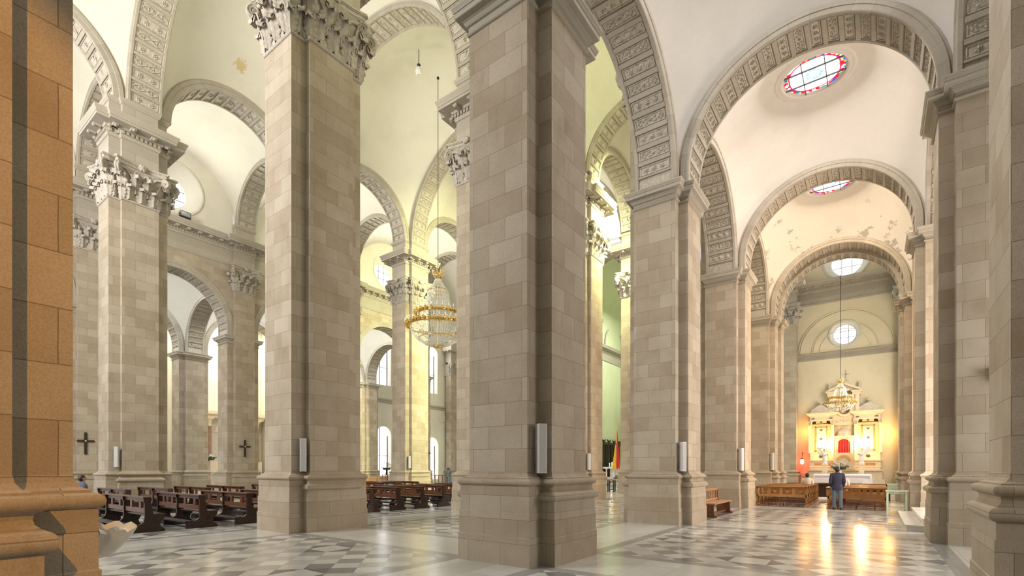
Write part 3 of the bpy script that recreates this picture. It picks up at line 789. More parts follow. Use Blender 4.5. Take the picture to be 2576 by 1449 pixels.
# ------------------------------------------------------------------ transept
UW = 31.55; UM = (UW+UE)/2; RT = (UE-UW)/2
def plate(name, axis, c, a0, a1, z0, z1, mat, holes, label=None):
    """wall plate with round holes [(a, z, r)]; stacked horizontally in equal strips between holes"""
    def P(a, z): return (a, c, z) if axis == 'u' else (c, a, z)
    m = MB(); zs = sorted(holes, key=lambda h: h[1]); cuts = [z0]
    for h, g in zip(zs, zs[1:]): cuts.append((h[1] + g[1])/2)
    cuts.append(z1); K = 40
    for (ha, hz, r), b0, b1 in zip(zs, cuts, cuts[1:]):
        B = []
        for i in range(K):
            t = 2*PI*(i+.5)/K; dx, dz = cos(t), sin(t); s_ = 1e9
            s_ = min(s_, ((a1 if dx > 0 else a0) - ha)/dx, ((b1 if dz > 0 else b0) - hz)/dz)
            B.append((ha + dx*s_, hz + dz*s_))
        I = [(ha + r*cos(2*PI*(i+.5)/K), hz + r*sin(2*PI*(i+.5)/K)) for i in range(K)]
        for i in range(K):
            j = (i+1) % K
            if abs(B[i][0]-B[j][0]) > 1e-4 and abs(B[i][1]-B[j][1]) > 1e-4:
                X = (a1 if B[i][0] > a1-1e-4 or B[j][0] > a1-1e-4 else a0, b1 if B[i][1] > b1-1e-4 or B[j][1] > b1-1e-4 else b0)
                m.face([P(*I[i]), P(*B[i]), P(*X), P(*B[j]), P(*I[j])])
            else: m.face([P(*I[i]), P(*B[i]), P(*B[j]), P(*I[j])])
    return struct(m.build(name, mat), label)
# east wall with the side altar
AC = 1.92                                             # axis of the side altar
plate('wall_altar', 'v', UE, -3.0, 6.6, 0, 22, PLASTERC, [(AC, 11.98, .96), (1.80, 17.62, 1.5)], 'warm lit plaster wall behind the side altar')
round_window((UE, AC, 11.98), 'u', .92, .72, .45, -1, GLASSW)
round_window((UE, 1.80, 17.62), 'u', 1.46, 1.0, .9, -1, GLASSW)
m = MB()
for r, w_, d in ((3.08,.10,.05),(2.94,.05,.08),(2.15,.07,.05),(2.05,.04,.07),(1.62,.05,.05)):
    for j in range(40):
        a, b = PI*j/40, PI*(j+1)/40
        m.face([(UE-d, AC+r*cos(a), 10.75+r*sin(a)), (UE-d, AC+r*cos(b), 10.75+r*sin(b)), (UE-d, AC+(r-w_)*cos(b), 10.75+(r-w_)*sin(b)), (UE-d, AC+(r-w_)*cos(a), 10.75+(r-w_)*sin(a))])
        for q in (r, r-w_): m.face([(UE-d, AC+q*cos(a), 10.75+q*sin(a)), (UE-d, AC+q*cos(b), 10.75+q*sin(b)), (UE, AC+q*cos(b), 10.75+q*sin(b)), (UE, AC+q*cos(a), 10.75+q*sin(a))])
    for q in (-1, 1):
        if r < 2.5: m.box(UE-d, UE, AC+q*r-.03, AC+q*r+.03, 10.95, 10.95)
m.box(UE-.06, UE, AC-2.15, AC+2.15, 10.72, 10.80)
struct(m.build('trim_blind_lunette', PLASTERC))
CORN2 = [(0,10.15),(.04,10.16),(.05,10.22),(.02,10.25),(.02,10.38),(.06,10.40),(.10,10.46),(.2,10.48),(.2,10.56),(.24,10.62),(.24,10.65),(0,10.66)]
mould_run('trim_altar_cornice', (UE, 5.3), (UE, -1.3), 0, CORN2, STONEG, (-1, 0))
prof = [(.02,14.5),(.05,14.56),(.06,14.62),(.03,14.66),(.02,14.68)] + [(q+.02, z) for q, z in CORNICE[1:]]
mould_run('trim_altar_entablature', (UE, 6.4), (UE, -2.4), 0, prof, STONEG, (-1, 0))
m = MB(); dentils(m, [(UE, 5.2), (UE, -1.2), (UE+.001, -1.2), (UE+.001, 5.2)][::1] if False else [(UE,5.2),(UE,-1.2),(UE+.01,-1.2),(UE+.01,5.2)]); struct(m.build('trim_altar_dentils', CARVED))
def pilaster(loc, rz, label):
    t = pier('aisle', loc, label, giant='n', arms='n'); t.rotation_euler = (0,0,rz); return t
pilaster((UE-.17, 5.62, 0), PI/2, 'tall wall pilaster with leafy capital next to the red sanctuary lamp')
pilaster((UE-.17, -1.9, 0), PI/2, 'tall wall pilaster on the far side of the side altar')
quad_wall('wall_transept_near_end', (UW,-3.0), (UE,-3.0), 0, 22, PLASTER)
quad_wall('wall_transept_return', (UE, 6.6), (UE, 11.75), 0, 22, PLASTER)
vault('ceiling_transept_near', UW+.6, UE, -2.6, VA-WA, Z_SN, PLASTER)
vault('ceiling_transept_inner', UW+.6, UE, VA+WA, VN-NWA, Z_SN, PLASTER)
# crossing: four big arches, pendentives, drum and dome
rX = RT - NLA
for v in (VN, VM): arch('Lx', 'u', (UM, v), Z_SN, rX, rX+.3, 2*NWA, .02, 37, 'pair')
arch('Tn', 'v', (UE, (VN+VM)/2), Z_SN, (VM-VN)/2-NLB, (VM-VN)/2-NWA, 2*NWB, .02, 37, 'pair')
VC = (VN+VM)/2; hu = RT-NWB; hv = (VM-VN)/2-NWA; RD = min(hu, hv)
m = MB(); rows = []; R2 = hu*hu + hv*hv; K = 96; zd = Z_SN + math.sqrt(R2 - RD*RD)
for q in range(15):
    row = []
    for i in range(K):
        t = 2*PI*i/K; dx, dy = cos(t), sin(t)
        e = min(hu/abs(dx) if abs(dx) > 1e-6 else 1e9, hv/abs(dy) if abs(dy) > 1e-6 else 1e9)
        rho = RD + (e-RD)*sin(q/14*PI/2)
        row.append((UM+dx*rho, VC+dy*rho, Z_SN + math.sqrt(max(0, R2 - rho*rho))))
    rows.append(row)
m.grid(rows, closed_u=True); struct(m.build('ceiling_crossing_pendentives', PLASTER))
DRUM = stucco('drum_white_plaster', (.84,.86,.88))
m = MB(); m.lathe([(RD-.0,zd-.3),(RD-.25,zd-.1),(RD-.3,zd+.1),(RD-.5,zd+.25),(RD-.5,zd+.45),(RD,zd+.5),(RD,zd+1.5),(RD-.15,zd+1.55),(RD-.25,zd+1.7),(RD-.05,zd+1.8),(RD,zd+1.85),(RD,zd+5.2),(RD-.2,zd+5.3),(RD-.4,zd+5.5),(RD-.45,zd+5.7),(RD-.05,zd+5.8)] + [(RD*cos(a*PI/24), zd+5.8+RD*.9*sin(a*PI/24)) for a in range(1,13)], 72, (UM,VC,0), smooth=False)
for i in range(72):
    a = 2*PI*i/72; m.box(-.06,.06,-.08,.08,zd+.5,zd+1.5,0,Matrix.Translation((UM+cos(a)*(RD-.3),VC+sin(a)*(RD-.3),0)) @ Matrix.Rotation(a,4,'Z'))
struct(m.build('ceiling_dome_drum', DRUM))
for i in range(8):
    a = 2*PI*(i+.5)/8; nwin[0] += 1
    M = Matrix.Translation((UM+cos(a)*(RD-.12),VC+sin(a)*(RD-.12),0)) @ Matrix.Rotation(a+PI,4,'Z')
    f = MB(); f.box(-.1,.1,-1.0,-.8,zd+2.1,zd+4.9,0,M); f.box(-.1,.1,.8,1.0,zd+2.1,zd+4.9,0,M); f.box(-.12,.14,-1.1,1.1,zd+4.9,zd+5.1,0,M)
    o = struct(f.build('window_%d' % nwin[0], DRUM)); g = MB(); g.box(-.05,.02,-.8,.8,zd+2.1,zd+4.9,0,M); g.build('pane', GLASSW, o)
for lc, lb in (((UE,VN,0),'crossing pier towards the choir, near side'), ((UE,VM,0),'crossing pier towards the choir, far side'), ((UE,VA,0),None)):
    if lb: pier('nave', lc, lb)
# far arm of the transept
vault('ceiling_transept_far', UW+.6, UE, VM+NWA, VF-WA, Z_SN, PLASTER)
vault('ceiling_transept_end', UW+.6, UE, VF+WA, 42.4, Z_SN, PLASTER)
arch('Lx', 'u', (UM, VF), Z_SN, rX, rX+.3, 2*NWA, .02, 37, 'pair')
quad_wall('wall_transept_far_east', (UE, VM+1.1), (UE, 42.4), 0, 24, PLASTER)
quad_wall('wall_transept_far_west', (UW+1.1, VO+.3), (UW+1.1, 42.4), 0, 24, PLASTER)
pilaster((UE-.17, VF, 0), PI/2, 'pilaster on the far transept wall, hidden behind the plain pier')
t = pilaster((44.55, 42.2, 0), PI, 'pale pinkish pilaster with leafy capital at the far transept end, beyond the chandelier')
# end wall of the far transept arm: two tall windows over two arched niches
EW = 42.4
def arch_open_wall(name, opens, u0, u1, z1, mat):
    """wall at v=EW with round-headed openings [(uc, half width, z0, zspring)] in vertical strips"""
    m = MB(); us = sorted(set([o[0] for o in opens])); edges = [u0] + [(a+b)/2 for a, b in zip(us, us[1:])] + [u1]
    for uc, e0, e1 in zip(us, edges, edges[1:]):
        os_ = sorted([o for o in opens if o[0] == uc], key=lambda o: o[2]); z = 0
        for k, (c, h, za, zb) in enumerate(os_):
            zt = os_[k+1][2] - .3 if k+1 < len(os_) else z1
            if za > z: m.face([(e0,EW,z),(e1,EW,z),(e1,EW,za),(e0,EW,za)])
            m.face([(e0,EW,za),(c-h,EW,za),(c-h,EW,zb),(e0,EW,zb)]); m.face([(c+h,EW,za),(e1,EW,za),(e1,EW,zb),(c+h,EW,zb)])
            N = 20; ar = [(c + h*cos(PI*i/N), zb + h*sin(PI*i/N)) for i in range(N+1)]
            for (a, b), (c2, d) in zip(ar, ar[1:]): m.face([(a,EW,b),(a,EW,zt),(c2,EW,zt),(c2,EW,d)])
            m.face([(e0,EW,zb),(c-h,EW,zb),(c-h,EW,zt),(e0,EW,zt)]); m.face([(c+h,EW,zb),(e1,EW,zb),(e1,EW,zt),(c+h,EW,zt)])
            # reveal
            pts = [(c+h,za)] + ar + [(c-h,za)]
            for (a, b), (c2, d) in zip(pts, pts[1:]): m.face([(a,EW,b),(c2,EW,d),(c2,EW+.8,d),(a,EW+.8,b)])
            m.face([(c-h,EW,za),(c+h,EW,za),(c+h,EW+.8,za),(c-h,EW+.8,za)])
            z = zt
        if z < z1: m.face([(e0,EW,z),(e1,EW,z),(e1,EW,z1),(e0,EW,z1)])
    return struct(m.build(name, mat))
OPN = [(34.7,.95,10.6,14.6),(34.7,1.0,.9,5.2),(41.9,.85,10.6,15.2),(41.9,1.0,.4,4.4)]
arch_open_wall('wall_transept_far_end', OPN, UW, 45.8, 24, PLASTER)
for c, h, za, zb in OPN:
    nwin[0] += 1; N = 20
    g = MB(); g.face([(c-h,EW+.75,za),(c+h,EW+.75,za)] + [(c+h*cos(PI*i/N),EW+.75,zb+h*sin(PI*i/N)) for i in range(N+1)])
    f = MB()
    for q in (-1, 1): f.box(c+q*h-.05, c+q*h+.05, EW+.6, EW+.72, za, zb)
    f.box(c-.03, c+.03, EW+.66, EW+.74, za, zb+h*.9); f.box(c-h, c+h, EW+.66, EW+.74, (za+zb)/2, (za+zb)/2+.05)
    o = struct(f.build('window_%d' % nwin[0], LEAD), 'tall round headed bright window of the far transept'); g.build('pane', GLASSW, o)
round_window((43.5, EW, 7.85), 'v', .5, .36, .1, -1, GLASSW)
mould_run('trim_far_end_cornice', (UW, EW), (45.3, EW), 0, [(0,8.7),(.1,8.75),(.12,8.95),(.25,9.0),(.25,9.15),(0,9.2)], STONEG, (0,-1))
# ------------------------------------------------------------------ choir beyond the crossing
CH = .72
quad_wall('wall_choir_far', (UE+1.35, VM-.1), (60, VM-.1), 0, 20, PLASTERG, 'green plaster wall of the choir')
quad_wall('wall_choir_near', (UE+1.35, VN+.1), (60, VN+.1), 0, 20, PLASTERG)
quad_wall('wall_choir_end', (60, VN), (60, VM), 0, 24, PLASTERG)
m = MB(); rows = []
for i in range(25):
    a = PI*i/24; rows.append([(UE, VC+6.6*cos(a), 17.15+6.6*sin(a)), (60, VC+6.6*cos(a), 17.15+6.6*sin(a))])
m.grid(rows); struct(m.build('ceiling_choir', PLASTERG))
mould_run('trim_choir_entablature', (UE+.4, VM-.12), (60, VM-.12), 0, prof, STONEG, (0,-1))
m = MB()
for r, w_ in ((2.6,.28),):
    for uc in (51.2, 56.8):
        for j in range(24):
            a, b = PI*j/24, PI*(j+1)/24
            m.face([(uc+r*cos(a),VM-.22,16.6+r*sin(a)),(uc+r*cos(b),VM-.22,16.6+r*sin(b)),(uc+(r-w_)*cos(b),VM-.22,16.6+(r-w_)*sin(b)),(uc+(r-w_)*cos(a),VM-.22,16.6+(r-w_)*sin(a))])
            m.face([(uc+(r-w_)*cos(a),VM-.22,16.6+(r-w_)*sin(a)),(uc+(r-w_)*cos(b),VM-.22,16.6+(r-w_)*sin(b)),(uc+(r-w_)*cos(b),VM-.1,16.6+(r-w_)*sin(b)),(uc+(r-w_)*cos(a),VM-.1,16.6+(r-w_)*sin(a))])
struct(m.build('trim_choir_arches', CARVED))
m = MB()
for k in range(5): m.box(41.5+.4*k, 60, VN+.9, VM-.9, CH*k/5, CH*(k+1)/5)
struct(m.build('floor_choir_platform', FLOOR), 'raised choir platform with steps')

quad_wall('wall_west_aisle', (-7,-7), (-7,11), 0, 24, PLASTER)
quad_wall('wall_south_west', (-7,-6.6), (4,-6.6), 0, 15, PLASTER)
# ------------------------------------------------------------------ wood, metal, cloth
DARKW = wood('dark_pew_wood', (.012,.006,.004), (.05,.02,.012), .28)
MIDW = wood('pew_rail_wood', (.07,.028,.012), (.17,.065,.028), .3)
OAK = wood('light_oak', (.30,.14,.045), (.52,.27,.10), .32)
OAKD = wood('bench_brown_wood', (.10,.035,.018), (.22,.09,.045), .3)
OAKS = wood('bench_seat_wood', (.36,.17,.09), (.58,.32,.18), .3)
BLACKW = wood('rail_dark_wood', (.015,.008,.006), (.045,.02,.014), .35)
VINYL = plain('kneeler_vinyl', (.05,.04,.045), .45)
MARBLE = plain('white_marble', (.72,.70,.66), .22, var=.10, scale=5)
MARBLES = plain('veined_step_marble', (.62,.60,.56), .25, var=.14, scale=3)
ALU = plain('speaker_aluminium', (.62,.62,.64), .4, metal=.2, var=.03)
ALUD = plain('speaker_bracket', (.06,.06,.06), .6)
BRONZE = plain('dark_bronze', (.045,.035,.025), .5, metal=.4)
GOLD = plain('gilt_metal', (.80,.56,.20), .25, metal=.9, var=.2, scale=20)
GILT = plain('gilt_wood', (.66,.40,.10), .35, metal=.15, var=.2)
CRYST = plain('chandelier_crystal', (.86,.88,.78), .06, var=.2, scale=60, spec=1.0)
BULB = emis('lit_bulb', (1.0,.80,.50), 280)
CLOTHW = plain('white_altar_cloth', (.80,.76,.80), .8, var=.05)
CLOTHL = plain('lace_band_cloth', (.58,.50,.56), .9, var=.25, scale=30)
PGREEN = plain('pale_green_paint', (.50,.60,.46), .5)
RED = plain('red_curtain_cloth', (.75,.02,.03), .6, var=.25, scale=12)
SKIN = plain('skin', (.46,.26,.17), .5, var=.04)
HAIR = plain('dark_hair', (.02,.015,.012), .5)

def prism(m, poly, y0, y1, mat=0):
    """extrude an x-z outline along y"""
    m.face([(x, y0, z) for x, z in poly], m=mat); m.face([(x, y1, z) for x, z in reversed(poly)], m=mat)
    n = len(poly)
    for i in range(n):
        a, b = poly[i], poly[(i+1) % n]
        m.face([(a[0],y0,a[1]),(a[0],y1,a[1]),(b[0],y1,b[1]),(b[0],y0,b[1])], m=mat)

# ------------------------------------------------------------------ dark pews of the nave
END = [(-.40,0),(.40,0),(.40,.07),(.36,.09),(.30,.14),(.29,.22),(.33,.30),(.39,.36),(.41,.42),(.40,.455),(.14,.455),(.10,.62),(.085,.80),(.10,.84),(.095,.885),(.06,.91),(-.06,.91),(-.085,.885),(-.08,.80),(-.06,.76),(-.055,.40),(-.075,.28),(-.14,.22),(-.22,.19),(-.34,.17),(-.40,.13)]
def make_pew(L=3.15):
    t = thing('church_pew', 'x', 'pew')
    for y in (0, L/2, L-.07):
        e = MB(); prism(e, END, y, y+.07)
        for a in range(4):
            for s_ in ((y-.004),(y+.074)):
                c = (.17+.055*cos(a*PI/2+PI/4), s_, .27+.055*sin(a*PI/2+PI/4)); e.ball(c, .034, .006, .034, 8, 4, m=1)
        e.build('end_panel', [DARKW, BLACKW], t)
    b = MB()
    b.box(-.10,.06, -.03, L+.03, .895, .925); b.box(-.03,.02, .03, L-.03, .80, .895); b.box(-.025,.03, .03, L-.03, .50, .62)
    for k in (1,3):
        for d in (-.33, .33):
            y = L*k/4 + d; b.box(-.025,.025, y-.07, y+.07, .62, .80)
    b.build('backrest', MIDW, t)
    s = MB(); s.box(.0,.42,.03,L-.03,.43,.465); s.box(.36,.385,.05,L-.05,.36,.43); s.build('seat', DARKW, t)
    k = MB(); k.box(-.42,-.20,.05,L-.05,.17,.21); k.build('kneeler', VINYL, t)
    return t
proto = make_pew(); first = [True]
def pew(u, v, label):
    if first[0]: first[0] = False; proto.location = (u,v,0); proto['label'] = label; proto['group'] = 'dark pews of the nave'; return
    dup(proto, (u,v,0), label=label, group='dark pews of the nave')
ORD = ['first','second','third','fourth','fifth','sixth','seventh','eighth']
for i, u in enumerate((4.8,6.1,7.4,8.7,10.0)):
    pew(u, 15.25, '%s dark pew from the shell font, in the row along the open floor' % ORD[i])
    pew(u, 21.2, '%s dark pew from the shell font, in the back row' % ORD[i])
for i, u in enumerate((12.0,13.3,14.6,15.9,17.2,18.5,19.8)):
    pew(u, 15.35, '%s dark pew from the tall pier, chandelier side, nearer row by the open floor' % ORD[i])
    pew(u, 21.2, '%s dark pew from the tall pier, chandelier side, back row' % ORD[i])

# ------------------------------------------------------------------ light oak pews before the side altar
def make_oak(L=2.05):
    t = thing('oak_pew', 'x', 'pew')
    for y in (.03, L-.09):
        e = MB(); e.box(-.05,.02,y,y+.06,.10,.86); e.box(.36,.42,y,y+.06,.10,.46); e.box(-.30,.46,y-.005,y+.065,.03,.10); e.box(-.05,.42,y+.01,y+.05,.40,.46)
        e.box(-.34,-.26,y-.01,y+.07,0,.05); e.box(.42,.5,y-.01,y+.07,0,.05)
        e.build('end_frame', OAK, t)
    b = MB(); b.box(-.05,.0,.05,L-.05,.42,.53); b.box(-.05,.0,.05,L-.05,.80,.86)
    n = 4
    for k in range(n+1):
        y = .05 + (L-.1)*k/n; b.box(-.045,-.005,y-.055,y+.055,.53,.80)
    for k in range(n):
        y = .05 + (L-.1)*(k+.5)/n; b.box(-.03,-.02,y-.06,y+.06,.60,.72)
    b.build('backrest', OAK, t)
    s = MB(); s.box(-.19,.05,0,L,.86,.89); s.build('book_ledge', OAK, t)
    s = MB(); s.box(.0,.44,.03,L-.03,.44,.475); s.build('seat', OAK, t)
    k = MB(); k.box(-.36,-.20,-.02,L+.02,.15,.185)
    for q in (.2,.5,.8): k.box(-.31,-.25,L*q-.02,L*q+.02,0,.15)
    k.build('kneeler', OAKD, t)
    return t
op = make_oak(); fo = [True]
def oak(u, v, label):
    if fo[0]: fo[0] = False; op.location = (u,v,0); op['label'] = label; op['group'] = 'light oak pews at the side altar'; return
    dup(op, (u,v,0), label=label, group='light oak pews at the side altar')
for i in range(6):
    oak(24.75+.95*i, 2.35, '%s light oak pew before the side altar in the block by the stone piers' % ['rearmost','second','third','fourth','fifth','sixth'][i])
for i in range(6):
    oak(24.65+.95*i, -.38, '%s light oak pew before the side altar in the block by the green table' % ['rearmost','second','third','fourth','fifth','sixth'][i])

# ------------------------------------------------------------------ slatted bench between the piers
t = thing('slatted_bench', 'brown wooden bench with slatted back standing between two stone piers', 'bench', (17.55,4.82,0))
L = 2.35
for y, n in ((0,0),(L-.07,1)):
    e = MB(); poly = [(.10,0),(-.55,0),(-.55,.06),(-.47,.09),(-.44,.40),(-.46,.44),(-.02,.44),(.02,.70),(.03,.92),(.10,.95),(.16,.92),(.12,.60),(.07,.40),(.06,.08),(.10,.06)]
    e2 = MB(); prism(e2, [(a,b) for a,b in poly], y, y+.07); e.merge(e2, Matrix.Rotation(-PI/2,4,'Z').inverted() @ Matrix.Identity(4))
    o = e.build('end_panel', OAKD, t); o.rotation_euler = (0,0,PI)
# bench runs along u: local panel frame rotated so that its depth points to -v
for o in list(t.children): bpy.data.objects.remove(o)
def bx(name, mat, *boxes):
    e = MB()
    for q in boxes: e.box(*q)
    return e.build(name, mat, t)
for x in (.0, L-.07):
    e = MB(); poly = [(.06,0),(-.50,0),(-.50,.05),(-.42,.08),(-.40,.38),(-.44,.44),(-.02,.44),(.02,.62),(.03,.90),(.10,.96),(.15,.90),(.12,.55),(.08,.40),(.06,.08)]
    b = len(e.v)
    e.face([(x, y, z) for y, z in poly]); e.face([(x+.07, y, z) for y, z in reversed(poly)])
    for i in range(len(poly)):
        p, q = poly[i], poly[(i+1) % len(poly)]; e.face([(x,p[0],p[1]),(x+.07,p[0],p[1]),(x+.07,q[0],q[1]),(x,q[0],q[1])])
    e.build('end_panel', OAKD, t)
bx('seat', OAKS, (-.02,L+.02,-.47,.03,.44,.475))
e = MB(); e.box(.05,L-.05,.03,.07,.86,.94); e.box(.05,L-.05,.02,.06,.50,.57)
for k in range(9): e.box(.2+(L-.4)*k/8-.02,.2+(L-.4)*k/8+.02,.03,.06,.57,.86)
e.build('slatted_back', OAKS, t)
bx('stretcher', OAKD, (.05,L-.05,-.30,-.24,.08,.14))

# ------------------------------------------------------------------ column loudspeakers in the pier corners
def speaker(loc, ang, h, label, w=.155):
    t = thing('column_speaker', label, 'loudspeaker', loc, ang)
    b = MB(); P = [(-.06,-w/2),(.075,-w/2),(.09,-w/2+.015),(.09,w/2-.015),(.075,w/2),(-.06,w/2)]
    b.outline(P, [(0,0),(0,h)], cap_bot=True); b.build('cabinet', ALU, t)
    g = MB(); g.box(.09,.095,-w/2+.02,w/2-.02,.02,h-.02); g.build('grille', plain('speaker_grille', (.55,.54,.53), .6, var=.2, scale=250) if 'speaker_grille' not in bpy.data.materials else bpy.data.materials['speaker_grille'], t)
    k = MB(); k.box(-.04,.04,-.04,.04,-.03,0); k.box(-.14,-.06,-.03,.03,.1,.16); k.box(-.14,-.06,-.03,.03,h-.16,h-.1); k.build('bracket', ALUD, t)
A = -PI*.70
def rec(u, v, Lb=.909, Wb=.617, La=.975, Wa=.643, du=.16, dv=.15): return (u - Wb - du, v - Wa - dv)
for (u, v, nav, z, h, lb) in (
    (7.9,5.4,0,1.575,.84,'long grey column speaker on the plain brown pier in mid floor'),
    (8.03,12.83,1,1.58,.86,'grey column speaker on the tall leafy capital pier before the dark pews'),
    (15.61,5.4,0,1.58,.86,'grey column speaker on the pier in front of the slatted bench'),
    (23.55,5.4,0,1.575,.95,'bluish white column speaker on the pier behind the slatted bench'),
    (31.4,5.4,0,1.575,.95,'column speaker on the transept pier beyond the light oak pews'),
    (7.75,26.24,1,1.72,.85,'column speaker on the leafy pier behind the dark pews'),
    (23.74,26.17,1,1.68,.85,'column speaker on the yellow lit pier below the chandelier'),
    (24.18,12.93,1,1.6,.85,'column speaker on the pinkish pier left of the choir view'.replace('left of','before')),
    (31.75,12.9,1,1.65,.9,'thin column speaker on the yellow green crossing pier by the flag')):
    x, y = rec(u, v) if not nav else rec(u, v, .865, .66, 1.06, .66)
    speaker((x, y, z), A, h, lb)

# ------------------------------------------------------------------ crosses on the far piers
def cross(u, h, label, hh, w):
    t = tag(MB().build('wall_cross', BRONZE), label, 'cross') if False else None
    c = MB(); y = VF-LB
    c.box(-.055,.055,-.05,.0,-hh*.62,hh*.38); c.box(-w/2,w/2,-.05,0,-.05,.05)
    for p in ((-w/2,0),(w/2,0),(0,hh*.38),(0,-hh*.62)): c.ball((p[0],-.025,p[1]), .06,.03,.06,8,4)
    root = thing('wall_cross', label, 'cross', (u, y-.01, h))
    c.build('beam', BRONZE, root)
    d = MB(); d.ball((0,-.05,0), .05,.02,.05,10,5); d.build('medallion', GOLD, root)
cross(7.62, 3.08, 'large dark cross on the far pier next to the orange lit pier', 1.05, .62)
cross(15.6, 3.08, 'dark cross with a light centre on the far pier between two altar niches', 1.0, .62)
cross(31.75, 3.08, 'small brown cross on the far yellow lit pier below the chandelier', 1.05, .62)

# ------------------------------------------------------------------ marble steps, gilt frame, floodlight, green table
m = MB(); m.box(16.85,22.3,-2.6,-.66,0,.16); m.box(16.82,22.33,-2.6,-.63,.13,.165)
s = tag(m.build('marble_step', MARBLES), 'lower white marble step leading up between the wall piers', 'step', 'marble steps')
m = MB(); m.box(17.05,22.1,-2.6,-1.02,.165,.31); m.box(17.02,22.13,-2.6,-.99,.28,.325)
tag(m.build('marble_step', MARBLES), 'upper white marble step resting on the lower one', 'step', 'marble steps')
t = thing('gilt_bracket', 'small gilt moulded shelf showing beside the pale pier at the picture edge', 'shelf', (15.3-LA-.012, -2.27, 3.58))
f = MB(); f.box(-.16,.0,-.36,.36,.10,.20); f.box(-.12,.0,-.33,.33,.04,.10); f.build('moulding', GILT, t)
f = MB(); f.box(-.08,.0,-.28,-.2,-.08,.04); f.box(-.08,.0,.2,.28,-.08,.04); f.build('bracket', BRONZE, t)
t = thing('floodlight', 'small black floodlight on the far cornice under the round window', 'lamp', (12.1, VF-WA-.45, 16.25))
f = MB(); f.box(-.28,.28,-.12,.12,.08,.40); f.build('housing', ALUD, t)
f = MB(); f.box(-.24,.24,-.13,-.12,.12,.36); f.build('lens', plain('flood_lens', (.3,.32,.33), .1), t)
f = MB(); f.box(-.31,-.28,-.03,.03,0,.28); f.box(.28,.31,-.03,.03,0,.28); f.box(-.31,.31,-.05,.05,0,.03); f.build('yoke', ALUD, t)
t = thing('side_table', 'pale green painted table with a lower shelf beside the wall pier', 'table', (23.1,-.62,0))
for x in (-.22,.30):
    for y in (-.27,.27):
        f = MB(); f.box(x-.03,x+.03,y-.03,y+.03,0,.82); f.build('leg', PGREEN, t)
f = MB(); f.box(-.28,.36,-.33,.33,.82,.86); f.build('tabletop', PGREEN, t)
f = MB(); f.box(-.2,.28,-.25,.25,.74,.82); f.build('apron', PGREEN, t)
f = MB(); f.box(-.24,.32,-.27,.27,.2,.24); f.build('lower_shelf', PGREEN, t)
t = thing('storage_box', 'grey green box standing on the pale green table', 'box', (23.25,-.5,.86))
f = MB(); f.box(-.12,.18,-.15,.15,0,.2); f.build('body', plain('grey_green_card', (.42,.46,.38), .7), t); f = MB(); f.box(-.13,.19,-.16,.16,.2,.235); f.build('lid', PGREEN, t)

# ------------------------------------------------------------------ shell font beside the orange lit pier
t = thing('shell_font', 'white marble scallop shell holy water font beside the orange lit pier', 'font', (1.235,5.3,0))
m = MB(); rows = []; K = 40
for i in range(9):
    q = i/8; row = []
    for j in range(K+1):
        a = -PI/2 + PI*j/K; lob = 1 + .11*abs(cos(a*5.5))*q
        r = (.05 + .265*q**.6)*lob; z = .90 + .22*q**1.6 + .035*abs(cos(a*5.5))*q
        row.append((r*cos(a), r*sin(a)*1.1, z))
    rows.append(row)
m.grid(rows); r2 = [[(x*.9, y*.9, z+.03) for x, y, z in r] for i, r in enumerate(rows)]
m.grid(r2, flip=True); m.grid([rows[-1], r2[-1]], smooth=False)
m.grid([[(0, r[0][1], r[0][2]) for r in rows], [(0, r[-1][1], r[-1][2]) for r in rows]], smooth=False)
m.build('basin', MARBLE, t)
m = MB(); m.lathe([(.20,0),(.20,.06),(.17,.10),(.10,.14),(.09,.3),(.12,.45),(.14,.55),(.09,.72),(.07,.82),(.09,.93)], 18, a0=-PI/2, a1=PI/2); m.build('pedestal', MARBLE, t)
# ------------------------------------------------------------------ side altar
def gold_marble():
    m, nt, b = newmat('golden_marble')
    tc = nt.node('ShaderNodeTexCoord').outputs['Object']
    n = nt.noise(tc, 2.6, 8, .7, 2.0)
    nt.l.new(nt.ramp(n, [(.35, (.70,.36,.06)), (.5, (.85,.66,.40)), (.58, (.80,.45,.10)), (.7, (.88,.78,.60))]), b.inputs['Base Color'])
    b.inputs['Roughness'].default_value = .3
    return m
GMAR = gold_marble()
CREAM = plain('cream_marble', (.80,.68,.48), .4, var=.08)
CREAMG = plain('grey_cream_marble', (.62,.56,.46), .5, var=.10)
ORANGE = plain('orange_marble', (.66,.30,.12), .35, var=.3, scale=9)
DARKS = plain('dark_inlay_stone', (.10,.09,.07), .4)
X0 = UE - .02
t = thing('altar_retable', 'golden marble retable with a red curtained niche against the warm lit wall', 'altar', (X0, AC, 0))
def part(name, mat, *boxes, mm=None):
    m = mm or MB()
    for q in boxes: m.box(*q)
    return m.build(name, mat, t)
part('plinth', CREAMG, (-1.0,0,-2.45,2.45,0,.9), (-.8,0,-2.3,2.3,.9,1.5), (-.95,0,-2.35,2.35,1.5,1.6))
pr = MB(); pr.outline(rect(-.75,-.02,-2.2,2.2), [(0,1.6),(0,1.75),(.05,1.8),(.02,1.85),(.02,2.15),(.12,2.22),(.14,2.3)]); part('predella', CREAM, mm=pr)
part('predella_inlay', ORANGE, (-.785,-.77,.85,1.9,1.92,2.08), (-.785,-.77,-1.9,-.85,1.92,2.08))
part('lower_zone', CREAM, (-.62,0,-2.2,2.2,2.3,2.85))
